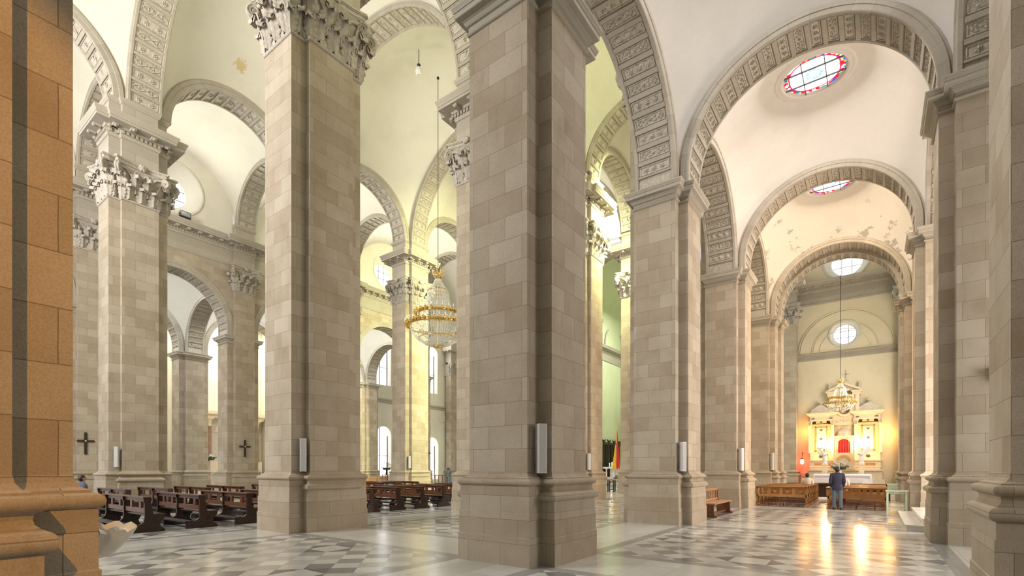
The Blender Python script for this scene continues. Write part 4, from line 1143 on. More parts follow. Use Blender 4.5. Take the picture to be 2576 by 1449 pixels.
for sg in (-1, 1):
    c = sg*1.47
    b = part('side_panel', GMAR, (-.5,0,c-.72,c+.72,2.85,5.1))
    g = MB()
    for q in ((c-.40,c-.33,3.0,4.9),(c+.33,c+.40,3.0,4.9)): g.box(-.52,-.5,q[0],q[1],q[2],q[3])
    g.box(-.52,-.5,c-.40,c+.40,4.83,4.9); g.box(-.52,-.5,c-.40,c+.40,3.0,3.07); g.build('inlay_border', ORANGE, b)
    g = MB(); g.box(-.515,-.5,c-.3,c+.3,3.1,4.8); g.build('inlay_field', CREAM, b)
    g = MB()
    for z, k in ((4.62,0),(3.95,1),(3.25,2)):
        P = {0:[(-.13,.07),(.13,.07),(0,-.09)],1:[(-.12,0),(0,.13),(.12,0),(0,-.13)],2:[(-.13,-.07),(0,.09),(.13,-.07)]}[k]
        g.face([(-.53,c+y,z+q) for y, q in P])
    for y in (-.365,.365):
        for z in (3.03,4.87): g.box(-.535,-.52,c+y-.05,c+y+.05,z-.04,z+.04)
    g.build('inlay_motif', DARKS, b)
    part('upper_inlay', GMAR, (-.53,-.5,c-.35,c+.35,5.15,5.32)); 
    g = MB(); g.ball((-.55,c,5.24),.03,.08,.06,10,5); g.ball((-.65,c,2.62),.03,.14,.12,10,5); part('oval_boss', DARKS, mm=g)
    for y in (c-.74, c+.74):
        g = MB(); g.box(-.58,-.02,y-.10,y+.10,2.85,4.98); part('pilaster', CREAM, mm=g)
        g = MB(); g.outline(rect(-.58,-.02,y-.10,y+.10), [(0,4.98),(.03,5.0),(.0,5.04),(.02,5.14),(.07,5.26),(.08,5.32)])
        for q in (-.07,0,.07): leaf(g, (-.59,y+q,5.02), (-1,0,0), (0,1,0), .07,.22,.05,.03)
        part('pilaster_capital', CREAM, mm=g)
for a, b_ in ((-2.2,-.62),(.62,2.2)):
    g = MB(); g.outline(rect(-.55,-.02,a,b_), [(0,5.32),(.04,5.34),(.04,5.44),(.0,5.46),(.0,5.66),(.04,5.68),(.06,5.74),(.2,5.82),(.24,5.9),(.24,5.96),(0,5.98)]); part('entablature', CREAM, mm=g)
    c = (a+b_)/2 + (.12 if a > 0 else -.12)
    g = MB()
    for k in range(12):      # scroll topped urn mound
        p0, p1 = k/12, (k+1)/12
        h = lambda q: .28 + .32*sin(q*PI)**1.5
        y0, y1 = c-.6+1.2*p0, c-.6+1.2*p1
        z0, z1 = 5.98+h(p0), 5.98+h(p1)
        g.face([(-.4,y0,5.98),(-.4,y1,5.98),(-.4,y1,z1),(-.4,y0,z0)]); g.face([(-.4,y0,z0),(-.4,y1,z1),(-.06,y1,z1),(-.06,y0,z0)]); 
    g.lathe([(.07,6.56),(.05,6.64),(.10,6.70),(.20,6.74),(.20,6.80),(.05,6.86),(.03,6.92),(.0,6.96)],16,(-.25,c,0)); g.box(-.42,-.05,c-.7,c+.7,5.98,6.1); part('urn_finial', CREAMG, mm=g)
    part('corbel', DARKS, (-.63,-.55,a+.12,a+.3,5.5,5.56), (-.63,-.55,b_-.3,b_-.12,5.5,5.56))
g = MB(); g.box(-.4,0,-.62,.62,4.95,5.98); part('centre_field', CREAM, mm=g)
g = MB()
for k in range(7): volute(g, (-.43, -.5+1.0*k/6, 5.28+.05*sin(k*2)), None, .085, (0,(1 if k % 2 else -1),.2), 14, 1.3, .022)
part('garland', CREAM, mm=g)
g = MB(); g.lathe([(.52,.0),(.52,.05),(.44,.08),(.36,.05),(.345,.02)],40,axis='x'); q = MB(); q.merge(g, Matrix.Translation((-.46,0,6.12)) @ Matrix.Rotation(PI,4,'Z')); part('medallion_frame', CREAM, mm=q)
def painting():
    m, nt, b = newmat('round_painting'); tc = nt.node('ShaderNodeTexCoord').outputs['Object']
    sep = nt.node('ShaderNodeSeparateXYZ', ins={0: tc})
    d = lambda y, z, a: nt.math('LESS_THAN', nt.math('ADD', nt.math('POWER', nt.math('SUBTRACT', sep.outputs[1], y), 2.0), nt.math('MULTIPLY', nt.math('POWER', nt.math('SUBTRACT', sep.outputs[2], z), 2.0), a)), .012)
    n = nt.noise(tc, 9, 4)
    c = nt.ramp(n, [(.3, (.05,.03,.02)), (.7, (.22,.12,.07))])
    c = nt.mix(d(.0,5.98,.6), c, (.50,.20,.10)); c = nt.mix(d(.10,5.93,1.4), c, (.55,.34,.20)); c = nt.mix(nt.math('MULTIPLY', d(.01,6.22,2.2), 1.0), c, (.60,.38,.24))
    nt.l.new(c, b.inputs['Base Color']); b.inputs['Roughness'].default_value = .4; return m
g = MB(); g.face([(-.5, .36*cos(2*PI*j/32), 6.12+.36*sin(2*PI*j/32)) for j in range(32)]); g.face([(-.47, .36*cos(2*PI*j/32), 6.12+.36*sin(2*PI*j/32)) for j in range(32)]); part('round_painting', painting(), mm=g)
part('attic', CREAM, (-.36,0,-.95,.95,5.98,7.25)); part('attic_panel', ORANGE, (-.375,-.36,-.55,-.15,6.72,7.05), (-.375,-.36,.15,.55,6.72,7.05))
for y in (-.82,.82): part('attic_pilaster', CREAM, (-.44,-.02,y-.13,y+.13,5.98,7.2))
for a, b_ in ((-1.1,-.5),(.5,1.1)):
    g = MB(); g.outline(rect(-.42,-.02,a+.1,b_-.05), [(0,7.2),(.04,7.24),(.03,7.38),(.12,7.46),(.14,7.54),(0,7.55)]); part('attic_cornice', CREAM, mm=g)
g = MB()
g.face([(-.3,-1.05,7.55),(-.3,1.05,7.55),(-.3,0,8.05)]); part('tympanum', CREAMG, mm=g)
g = MB()
for sg in (-1,1): 
    g.bar((-.36,sg*1.12,7.56),(-.36,0,8.10),.22,.14); g.bar((-.2,sg*1.12,7.56),(-.2,0,8.10),.3,.1)
part('pediment', CREAM, mm=g)
g = MB()
for k in range(3): g.ball((-.38,(k-1)*.2,7.62+(.12 if k == 1 else 0)),.06,.13,.11,10,6)
part('cherub_relief', CREAM, mm=g)
for y in (-.95,.95):
    g = MB(); g.lathe([(.11,7.75),(.11,7.95),(.05,8.0),(.09,8.06),(.10,8.14),(.04,8.2),(0,8.26)],12,(-.2,y,0)); part('pinnacle', CREAMG, mm=g)
# niche and tabernacle
g = MB(); g.box(-.3,0,-.6,.6,2.85,4.95); part('niche_back', CREAM, mm=g)
for y in (-.64,.64): part('niche_column', GILT, (-.52,-.3,y-.05,y+.05,2.85,5.0))
part('tabernacle_base', CREAMG, (-1.0,0,-.66,.66,1.6,2.85))
g = MB()
for j in range(20):
    a, b_ = PI*j/20, PI*(j+1)/20
    for r0, r1, x in ((.30,.45,-1.06),): g.face([(x,r0*cos(a),2.25+r0*sin(a)),(x,r1*cos(a),2.25+r1*sin(a)),(x,r1*cos(b_),2.25+r1*sin(b_)),(x,r0*cos(b_),2.25+r0*sin(b_))]); g.face([(x,r1*cos(a),2.25+r1*sin(a)),(-1.0,r1*cos(a),2.25+r1*sin(a)),(-1.0,r1*cos(b_),2.25+r1*sin(b_)),(x,r1*cos(b_),2.25+r1*sin(b_))])
part('base_arch', GILT, mm=g)
for y in (-.52,-.42,.42,.52): 
    g = MB(); g.lathe([(.05,2.85),(.045,2.9),(.04,3.75),(.055,3.8),(.055,3.85)],10,(-.62,y,0)); part('tabernacle_column', CREAM, mm=g)
g = MB(); g.outline(rect(-.85,-.3,-.6,.6), [(0,3.86),(.04,3.88),(0,3.92),(0,4.02),(.06,4.06),(.08,4.12),(0,4.14)]); part('tabernacle_entablature', CREAM, mm=g)
g = MB(); g.lathe([(.44,4.0),(.44,4.1),(.40,4.14),(.42,4.2),(.36,4.34),(.24,4.46),(.10,4.52),(.05,4.56),(.06,4.62),(.0,4.68)],24,(-.55,0,.12)); part('tabernacle_dome', CREAMG, mm=g)
g = MB()
for sg in (-1,1): g.tube([(-.6,0,4.76),(-.6,sg*.14,4.86),(-.6,sg*.3,4.87),(-.6,sg*.38,4.95)],[.02,.03,.02,.008],6)
part('gilt_spray', GILT, mm=g)
g = MB(); rows = []
for i in range(13):
    q = i/12; z = 2.86 + 1.0*q; row = []
    for j in range(41):
        y = -.36 + .72*j/40
        zt = z if z < 3.5 else 3.5 + math.sqrt(max(0,.385**2 - y*y))*min(1,(z-3.5)/.36)
        row.append((-.93 - .035*sin(y*44)*(1-.3*q), y*(1+.08*(1-q)), zt))
    rows.append(row)
g.grid(rows); part('red_curtain', RED, mm=g)
g = MB(); g.bar((-.99,0,2.95),(-.99,0,3.45),.05,.02); g.bar((-.99,-.1,3.72),(-.99,.1,3.72),.03,.02); g.bar((-.99,0,3.62),(-.99,0,3.84),.03,.02); part('curtain_embroidery', GOLD, mm=g)
g = MB(); g.box(UE-.05,UE,AC-.14,AC-.06,8.45,9.15); g.box(UE-.05,UE,AC-.32,AC+.12,8.82,8.9); g.box(UE-.05,UE,AC-.26,AC+.06,8.34,8.38); struct(g.build('trim_wall_cross_relief', CREAMG), 'faint cross relief on the wall above the retable')
# candelabra with lit bulbs
def candelabrum(v, label):
    t = thing('candelabrum', label, 'candelabrum', (UE-.85, v, 2.31))
    m = MB(); m.lathe([(.13,0),(.13,.03),(.05,.08),(.03,.2),(.045,.26),(.025,.32),(.02,.95)],12)
    m.build('stem', GOLD, t)
    for k in range(5):
        y = (k-2)*.13; h = .95 + .12*(2-abs(k-2))
        a = MB(); a.tube([(0,0,.8),(0,y*.6,.78),(0,y,.86),(0,y,h)],.012,6); a.lathe([(.03,h),(.03,h+.02),(.018,h+.03),(.018,h+.1)],8,(0,y,0)); o = a.build('candle_arm', GOLD, t)
        b = MB(); b.ball((0,y,h+.15),.032,.032,.055,8,6); b.build('bulb', BULB, o)
candelabrum(AC+1.05, 'gilt candelabrum with glowing bulbs on the lamp side of the red curtain'.replace('lamp side','red lamp side'))
candelabrum(AC-1.05, 'gilt candelabrum with glowing bulbs, on the curtain side away from the red lamp')
# angels on pedestals
WING = plain('angel_white', (.74,.72,.70), .6)
def angel(v, face, label, plab):
    p = MB(); p.box(-.19,.19,-.19,.19,0,.08); p.box(-.16,.16,-.16,.16,.08,1.94); p.box(-.2,.2,-.2,.2,1.94,2.04)
    tag(p.build('marble_pedestal', CREAM, loc=(43.5,v,.0)), plab, 'pedestal')
    t = thing('angel_statue', label, 'statue', (43.5,v,2.04), face)
    b = MB(); b.lathe([(.16,0),(.17,.03),(.12,.06),(.13,.12),(.15,.3),(.13,.5),(.12,.56),(.15,.68),(.14,.76),(.07,.82),(.045,.86),(.05,.88)],18,sy=1.1); 
    b.ball((.0,0,.97),.075,.07,.095,12,8); b.ball((.075,0,.96),.018,.015,.02,6,4)
    for sg in (-1,1): b.tube([(.02,sg*.14,.76),(.08,sg*.17,.62),(.2,sg*.07,.66),(.24,sg*.02,.70)],[.05,.045,.035,.03],8); b.ball((.25,sg*.015,.72),.03,.015,.045,8,5)
    b.build('figure', WING, t)
    h = MB(); h.ball((-.02,0,.995),.08,.078,.085,10,6); h.build('hair', plain('angel_hair', (.25,.12,.06), .6) if 'angel_hair' not in bpy.data.materials else bpy.data.materials['angel_hair'], t)
    for sg in (-1,1):
        w = MB(); rows = []
        for i in range(8):
            q = i/7; x = -.12 - .22*q; y = sg*(.05 + .24*q); top = .78 + .50*q**.8; bot = .62 - .30*q*(1-q) + .30*q**2
            rows.append([(x + .03*sin(j*1.3), y, bot + (top-bot)*j/6) for j in range(7)])
        w.grid(rows); w.grid([[(a-.03,b_,c) for a,b_,c in r] for r in rows], flip=True); w.build('wing', WING, t)
angel(3.05, PI+.9, 'white winged angel statue on a pedestal, on the red lamp side of the altar', 'cream marble pedestal under the angel on the red lamp side')
angel(.82, PI-.7, 'white winged angel statue on a pedestal, on the side away from the red lamp', 'cream marble pedestal under the angel away from the red lamp')
# altar table and cloths
t = thing('altar_table', 'altar table draped with a long white lace banded cloth', 'altar', (42.2, AC, 0))
m = MB(); m.box(-.45,.45,-1.6,1.6,0,1.24); m.build('body', CREAMG, t)
m = MB(); rows = []
for i in range(7):
    row = []
    for j in range(61):
        y = -1.68 + 3.36*j/60; row.append((-.50 - .012*sin(y*14)*(i/6) , y*(1+.05*i/6), 1.28 - .66*i/6))
    rows.append(row)
m.grid([[( .5, -1.68+3.36*j/60, 1.28) for j in range(61)]] + rows); 
for sg in (-1,1): m.grid([[(-.5+x*.1*1.0, sg*1.68*(1+.05*k/4), 1.28-.66*k/4) for x in range(11)] for k in range(5)])
m.build('altar_cloth', CLOTHW, t)
m = MB(); m.grid([[(-.515, -1.6+3.2*j/20, z) for j in range(21)] for z in (1.17,1.02)]); m.build('lace_band', CLOTHL, t)
t = thing('communion_table', 'low white cloth covered table in front of the draped altar', 'table', (40.0, AC+.05, 0))
m = MB(); m.box(-.3,.3,-1.25,1.25,0,1.0); m.build('body', CREAMG, t)
m = MB(); m.box(-.34,.34,-1.3,1.3,.72,1.03); m.build('cloth', CLOTHW, t)
# flowers
def bouquet(loc, label, cols, r=.35, n=26, vase=None, h=.3):
    t = thing('flower_arrangement', label, 'flowers', loc)
    m = MB(); m.lathe([(.07,0),(.10,.05),(.11,.15),(.07,.26),(.09,h)],14); m.build('vase', vase or CLOTHW, t)
    g = MB()
    rnd = random.Random(len(label))
    fl = [MB() for _ in cols]
    for i in range(n):
        a = rnd.uniform(0,2*PI); q = rnd.uniform(.25,1); hh = h + r*(1.15 - .75*q) + rnd.uniform(-.05,.08)
        p = (r*q*cos(a)*.6, r*q*sin(a)*1.2, hh); g.tube([(0,0,h-.05),(p[0]*.5,p[1]*.5,(h+hh)/2+.05),p],.006,4)
        f = fl[i % len(cols)]
        for k in range(5):
            b_ = k*2*PI/5; f.ball((p[0]+.035*cos(b_),p[1]+.035*sin(b_),p[2]+.01),.03,.03,.018,6,4)
        leaf(g, (p[0]*.4,p[1]*.4,h), (cos(a),sin(a),0), (-sin(a),cos(a),0), .06, .2, .08, .1)
    g.build('stems', plain('leaf_green', (.10,.17,.06), .6) if 'leaf_green' not in bpy.data.materials else bpy.data.materials['leaf_green'], t)
    for f, c in zip(fl, cols): f.build('blossom', c, t)
PURP = plain('purple_petals', (.30,.12,.35), .6); WHT = plain('white_petals', (.80,.78,.74), .6); YEL = plain('yellow_petals', (.75,.58,.08), .6); PNK = plain('red_petals', (.7,.10,.08), .6)
bouquet((41.95, AC+.12, 1.29), 'white and purple flower arrangement in a vase on the draped altar', [PURP, WHT], .55, 34)
# low dark rail before the altar
t = thing('altar_rail', 'long dark wooden rail in front of the altar steps', 'rail', (32.2, 1.75, 0))
m = MB(); m.box(-.12,.12,-2.36,2.36,.76,.86); m.build('top_rail', BLACKW, t); m = MB(); m.box(-.03,.03,-2.3,2.3,.1,.76); m.build('front_board', BLACKW, t)
for y in (-2.3,-1.15,0,1.15,2.3):
    m = MB(); m.box(-.07,.07,y-.06,y+.06,0,.80); m.build('post', BLACKW, t)
# red sanctuary lamp
t = thing('sanctuary_lamp', 'glowing red glass lamp hanging from a wall bracket by the altar', 'lamp', (44.9, 4.66, 2.0))
m = MB(); m.tube([(.58,0,.88),(.0,0,.95)],.02,6); m.tube([(.58,0,.65),(.25,0,.92)],.014,6); m.tube([(0,0,.95),(0,0,.52)],.012,6); m.build('bracket', BRONZE, t)
REDG = plain('red_lamp_glass', (.9,.10,.06), .15, emit=(1.0,.05,.03), es=40)
m = MB(); m.lathe([(.05,.0),(.10,.06),(.13,.18),(.12,.32),(.08,.40)],16); m.build('glass', REDG, t)
m = MB(); m.ball((0,0,.2),.05,.05,.09,8,6); m.build('flame', BULB, t)
m = MB(); m.lathe([(.09,.40),(.12,.42),(.05,.5),(.02,.54)],16); m.lathe([(.0,-.06),(.04,-.02),(.06,.02)],12); m.build('mount', BRONZE, t)

# ------------------------------------------------------------------ chandeliers
def chandelier(loc, R, H, chain, label, light=False, sparse=False):
    """crystal chandelier, lowest point at loc; R radius of the widest tier, H height"""
    t = thing('crystal_chandelier', label, 'chandelier', loc)
    k = H/4.06
    def strands(name, prof, n, r0=.018):
        m = MB()
        for i in range(n):
            a = 2*PI*i/n; pts = []
            for (r, z) in prof: pts.append((r*R*cos(a), r*R*sin(a), z*k))
            fine = []
            for p, q in zip(pts, pts[1:]):
                L = (Vector(q)-Vector(p)).length; s_ = max(2, int(L/.09))
                for j in range(s_): fine.append(Vector(p).lerp(Vector(q), j/s_))
            fine.append(Vector(pts[-1]))
            m.tube(fine, [r0*(1.0 if j % 2 else .35) for j in range(len(fine))], 4, cap=False, smooth=False)
        return m.build(name, CRYST, t)
    ns = 26 if sparse else 72
    strands('upper_strands', [(.10,3.78),(.17,3.5),(.26,3.3),(.33,3.12)], ns//2)
    strands('crystal_curtain', [(.33,3.15),(.36,2.9),(.40,2.5),(.48,1.95)], ns)
    strands('middle_strands', [(.62,1.85),(.60,1.6),(.70,1.28)], ns)
    strands('basket_strands', [(.92,1.15),(.88,.85),(.70,.48),(.45,.22),(.12,.06)], ns)
    strands('inner_strands', [(.60,1.15),(.50,.7),(.30,.42),(.1,.3)], ns//2)
    for nm, r, z, h in (('crown', .13, 3.95, .10), ('shoulder_ring', .33, 3.13, .05), ('upper_tier', .66, 1.85, .13), ('lower_tier', .95, 1.18, .15), ('basket_ring', .62, .52, .04), ('bottom_cup', .14, .06, .10)):
        m = MB(); rr = r*R; m.lathe([(rr-.03,z*k-h*.5),(rr+.02,z*k-h*.5),(rr+.05,z*k),(rr+.02,z*k+h*.5),(rr-.03,z*k+h*.5),(rr-.03,z*k-h*.5)], 40)
        if nm == 'crown':
            for i in range(10):
                a = 2*PI*i/10; m.tube([(rr*cos(a),rr*sin(a),z*k),(rr*1.5*cos(a),rr*1.5*sin(a),z*k+.22*k),(rr*1.35*cos(a),rr*1.35*sin(a),z*k+.36*k)],[.03,.02,.03],5)
        m.build(nm, GOLD, t)
    arm = MB(); arm.tube([(0,0,-.05),(.14,0,-.10),(.24,0,.0),(.24,0,.10)],.022,6); arm.lathe([(.06,.10),(.07,.12),(.03,.14)],8,(.24,0,0)); arm.ball((.12,0,.02),.08,.07,.09,6,4); arm.ball((.26,0,.03),.05,.05,.06,6,4); arm.ball((.04,0,.10),.06,.07,.06,6,4)
    bm_ = arm.mesh('candle_arm', GOLD); bl = MB(); bl.lathe([(.02,.14),(.02,.24),(.03,.28),(.0,.36)],6,(.24,0,0)); blm = bl.mesh('candle', BULB if light else CRYST)
    for r, z, n in ((.66,1.85,26),(.95,1.18,38)):
        for i in range(n):
            o = bpy.data.objects.new('candle_arm', bm_); C.objects.link(o); o.parent = t
            a = 2*PI*i/n; o.location = (r*R*cos(a), r*R*sin(a), z*k); o.rotation_euler = (0,0,a); o.scale = (R/1.8,)*3
            c = bpy.data.objects.new('candle', blm); C.objects.link(c); c.parent = o
    m = MB(); m.tube([(0,0,.1),(0,0,H-.1)],.03,8); m.build('stem', GOLD, t)
    m = MB(); m.tube([(0,0,H-.1),(0,0,H+chain)],.016,6); m.ball((0,0,H+chain),.08,.08,.08,8,5); m.build('hanging_cable', BRONZE, t)
    return t
chandelier((19.72,19.52,8.34), 1.66, 4.06, 10.85, 'large crystal and gilt chandelier hanging in the nave over the dark pews')
chandelier((38.6,1.85,5.35), .85, 2.0, 15.0, 'small crystal chandelier hanging in front of the golden retable', light=False, sparse=True)
chandelier((38.5,20.2,13.4), 1.3, 3.2, 14.0, 'chandelier partly showing beside the yellow green crossing pier', sparse=True)
t = thing('pendant_lamp', 'single glass pendant lamp on the nave vault above the chandelier cable', 'lamp', (18.3,19.53,22.55))
m = MB(); m.lathe([(.03,.0),(.14,.02),(.20,.12),(.17,.28),(.07,.40),(.05,.42)],16); m.build('glass_shade', plain('pendant_glass', (.75,.75,.72), .1), t)
m = MB(); m.lathe([(.05,.42),(.10,.50),(.06,.56),(.02,.60),(.02,1.3)],12); m.build('fitting', BRONZE, t)
# ------------------------------------------------------------------ people
def skinned(name, joints, bones, mat, parent, sub=2):
    me = bpy.data.meshes.new(name); ks = list(joints); me.from_pydata([joints[k][0] for k in ks], [(ks.index(a), ks.index(b)) for a, b in bones], []); me.update()
    o = bpy.data.objects.new(name, me); C.objects.link(o); o.parent = parent
    md = o.modifiers.new('skin', 'SKIN'); md.use_smooth_shade = True
    sv = me.skin_vertices[0].data if me.skin_vertices else None
    if sv is None:
        bpy.context.view_layer.objects.active = o; sv = me.skin_vertices.new().data if hasattr(me.skin_vertices, 'new') else None
    for i, k in enumerate(ks):
        r = joints[k][1]; sv[i].radius = r if isinstance(r, tuple) else (r, r); sv[i].use_root = (i == 0)
    ss = o.modifiers.new('sub', 'SUBSURF'); ss.levels = sub; ss.render_levels = sub
    me.materials.append(mat)
    return o
def cap_mesh(m, c, r, tilt=0):
    rows = []
    for i in range(6):
        t = PI*.56*i/5; rows.append([(c[0] - r*1.08*.15 + r*1.06*sin(t)*cos(2*PI*j/14) - (.03 if i == 5 else 0), c[1] + r*.95*sin(t)*sin(2*PI*j/14), c[2] + r*1.12*cos(t) + (.05 if i == 5 and cos(2*PI*j/14) > .3 else 0)) for j in range(14)])
    m.grid(rows, closed_u=True)
NAVY = plain('navy_jacket', (.035,.035,.075), .8); JEAN = plain('blue_jeans', (.11,.16,.22), .8); SHOE = plain('dark_shoe', (.02,.02,.02), .5)
WHITEC = plain('white_garment', (.62,.57,.52), .85, var=.12); GREYC = plain('grey_coat', (.10,.11,.15), .8); REDC = plain('maroon_cloth', (.25,.03,.03), .8)
def person(loc, face, label, top, bottom, pose='stand', hair=HAIR, vest=None):
    t = thing('person', label, 'person', loc, face)
    s = pose == 'sit'; hz = .63 if s else .93
    H = lambda z: z + hz - .93
    J = {'pelvis': ((0,0,H(.95)), (.13,.10)), 'waist': ((0,0,H(1.08)), (.12,.09)), 'chest': ((.0,0,H(1.30)), (.15,.10)), 'neckb': ((-.01,0,H(1.46)), (.07,.06)), 'neck': ((0,0,H(1.52)), .05), 'head': ((.015,0,H(1.62)), (.078,.092)), 'crown': ((.0,0,H(1.70)), (.07,.08))}
    B = [('pelvis','waist'),('waist','chest'),('chest','neckb'),('neckb','neck'),('neck','head'),('head','crown')]
    for n, sg in (('l',1),('r',-1)):
        J['sh'+n] = ((0,sg*.18,H(1.41)), .06); J['el'+n] = ((-.03,sg*.235,H(1.14)), .045)
        J['wr'+n] = ((.10 if not s else .18,sg*.20,H(.93 if not s else 1.02)), .028); J['ha'+n] = ((.14 if not s else .26,sg*.17,H(.86 if not s else .99)), (.035,.02))
        B += [('chest','sh'+n),('sh'+n,'el'+n),('el'+n,'wr'+n),('wr'+n,'ha'+n)]
        J['hip'+n] = ((0,sg*.09,H(.90)), .09)
        if s:
            J['kn'+n] = ((.36,sg*.11,.57), .055); J['an'+n] = ((.29,sg*.11,.09), .04); J['to'+n] = ((.43,sg*.12,.04), (.04,.03))
        else:
            st = .04*sg; J['kn'+n] = ((.02+st,sg*.10,.50), .06); J['an'+n] = ((-.02+st*1.6,sg*.11,.09), .042); J['to'+n] = ((.13+st*1.6,sg*.125,.035), (.042,.03))
        B += [('pelvis','hip'+n),('hip'+n,'kn'+n),('kn'+n,'an'+n),('an'+n,'to'+n)]
    skinned('body', J, B, SKIN, t)
    def rings(m, R, n=20):
        m.grid([[(cx + rx*cos(2*PI*j/n), ry*sin(2*PI*j/n)*(1 + .04*cos(4*PI*j/n)), z) for j in range(n)] for z, cx, rx, ry in R], closed_u=True)
    m = MB()
    bot = [(H(.93),.03,.15,.19)] if s else [(H(.80),0,.145,.195),(H(.88),0,.15,.20)]
    rings(m, bot + [(H(.98),0,.14,.185),(H(1.10),0,.13,.178),(H(1.24),0,.145,.20),(H(1.36),0,.14,.215),(H(1.43),-.005,.115,.20),(H(1.475),-.01,.08,.125),(H(1.51),-.005,.065,.075)])
    for n, sg in (('l',1),('r',-1)):
        sh = Vector(J['sh'+n][0]); el = Vector(J['el'+n][0]); wr = Vector(J['wr'+n][0])
        m.tube([sh + Vector((0,-sg*.07,.02)), sh, sh.lerp(el,.5), el, el.lerp(wr,.5), wr], [.075,.082,.07,.062,.055,.047], 14)
    m.build('jacket', top, t)
    m = MB(); rings(m, ([(H(.88),.06,.13,.17)] if s else [(H(.82),0,.125,.175)]) + [(H(.92),0,.125,.178),(H(1.0),0,.12,.17)])
    for n, sg in (('l',1),('r',-1)):
        hp = Vector(J['hip'+n][0]); kn = Vector(J['kn'+n][0]); an = Vector(J['an'+n][0])
        m.tube([hp + Vector((0,0,.03)), hp.lerp(kn,.35), kn, kn.lerp(an,.5), an], [.095,.092,.074,.066,.062], 14)
    m.build('trousers', bottom, t)
    for n in 'lr':
        a = J['an'+n][0]; m = MB(); m.ball((a[0]+.06, a[1]*1.05, .045), .14, .05, .045, 12, 6); m.build('shoe', SHOE, t)
    m = MB(); cap_mesh(m, (0,0,H(1.645)), .098); m.ball((-.028,0,H(1.615)), .088,.086,.105, 12, 8); m.build('hair', hair, t)
    m = MB(); hx = .10; m.ball((hx+.005,0,H(1.61)), .022,.014,.024,6,4)
    for sg in (-1,1): m.ball((.0,sg*.085,H(1.61)), .016,.008,.028,6,4)
    f = m.build('face', SKIN, t)
    m = MB()
    for sg in (-1,1): m.ball((hx-.012,sg*.034,H(1.645)), .012,.013,.008,6,4)
    m.ball((hx-.01,0,H(1.56)), .008,.026,.006,6,4); m.build('eyes_and_mouth', plain('dark_features', (.10,.04,.035), .5) if 'dark_features' not in bpy.data.materials else bpy.data.materials['dark_features'], t)
    # hands with separate fingers
    for n, sg in (('l',1),('r',-1)):
        w0 = Vector(J['wr'+n][0]); h0 = Vector(J['ha'+n][0]); d = (h0-w0).normalized(); sd = d.cross(Vector((0,0,1))).normalized()
        m = MB()
        for k, L in enumerate((.062,.072,.068,.052)):
            b = h0 + sd*(-.024+.016*k); m.tube([b, b+d*L*.5-Vector((0,0,.006)), b+d*L-Vector((0,0,.02))], [.009,.008,.006], 6)
        b = w0.lerp(h0,.55) + sd*(-.03*1); m.tube([b, b - sd*.02 + d*.03, b - sd*.015 + d*.055], [.011,.010,.007], 6)
        m.build('fingers', SKIN, t)
    return t
person((23.92,1.25,0), .15, 'person in navy jacket and jeans standing in the gap between the light oak pews', NAVY, JEAN)
person((28.80,2.76,0), .05, 'seated person in white seen from behind among the light oak pews', WHITEC, WHITEC, 'sit')
person((27.76,1.24,0), .1, 'seated person in white mostly hidden by the standing person', WHITEC, REDC, 'sit')
person((5.03,21.98,0), 0, 'seated person in grey half hidden behind the edge of the orange lit pier', GREYC, WHITEC, 'sit')
person((38.0,36.2,0), .4, 'person in a grey coat standing at the far rail under the chandelier', GREYC, JEAN)
person((40.0,37.9,0), .9, 'dark haired person at the far rail by the plain pier edge', GREYC, JEAN)

# ------------------------------------------------------------------ choir: flag, table, candles, stalls, column, stool
t = thing('flag', 'furled red and yellow flag on a pole in the choir', 'flag', (44.0,19.95,CH))
m = MB(); m.tube([(0,0,0),(0,0,4.75)],.025,8); m.ball((0,0,4.8),.05,.05,.10,8,6); m.build('pole', GOLD, t)
m = MB(); m.lathe([(.25,0),(.25,.06),(.08,.12),(.05,.3)],16); m.build('stand', BRONZE, t)
YF = plain('yellow_flag_cloth', (.85,.62,.02), .7); 
def drape(z0, z1, w0, w1, off):
    m = MB(); rows = []
    for i in range(15):
        q = i/14; z = z1 + (z0-z1)*q; w = w0 + (w1-w0)*q
        rows.append([( .10*sin(j*1.7+q*2)*w*1.4, off(q) + w*(j/12-.5), z - .05*sin(j)) for j in range(13)])
    m.grid(rows); return m
drape(.95,4.6,.04,.36,lambda q: -.10-.1*q).build('red_half', RED, t); drape(.9,3.2,.06,.42,lambda q: .06+.16*q).build('yellow_half', YF, t)
t = thing('choir_altar', 'white marble altar table on small columns in the choir', 'altar', (46.2,20.2,CH))
m = MB(); m.box(-.6,.6,-1.9,1.9,.96,1.12); m.build('tabletop', CLOTHW, t); m = MB(); m.box(-.35,.35,-1.6,1.6,0,.12); m.box(-.2,.2,-1.3,1.3,.12,.96); m.build('body', MARBLE, t)
for y in (-1.6,-.8,.8,1.6):
    m = MB(); m.lathe([(.11,.12),(.08,.18),(.07,.8),(.11,.88),(.11,.96)],12,(-.4,y,0)); m.build('column', MARBLE, t)
for k, y in enumerate((21.55,21.3)):
    t = thing('altar_candle', 'white lit candle on the choir altar, %s of two' % ('shorter','taller')[k], 'candle', (46.0,y,CH+1.12)); h = (.28,.36)[k]
    m = MB(); m.lathe([(.05,0),(.05,h),(.0,h)],12); m.build('wax', CLOTHW, t); m = MB(); m.ball((0,0,h+.05),.015,.015,.05,8,6); m.build('flame', BULB, t)
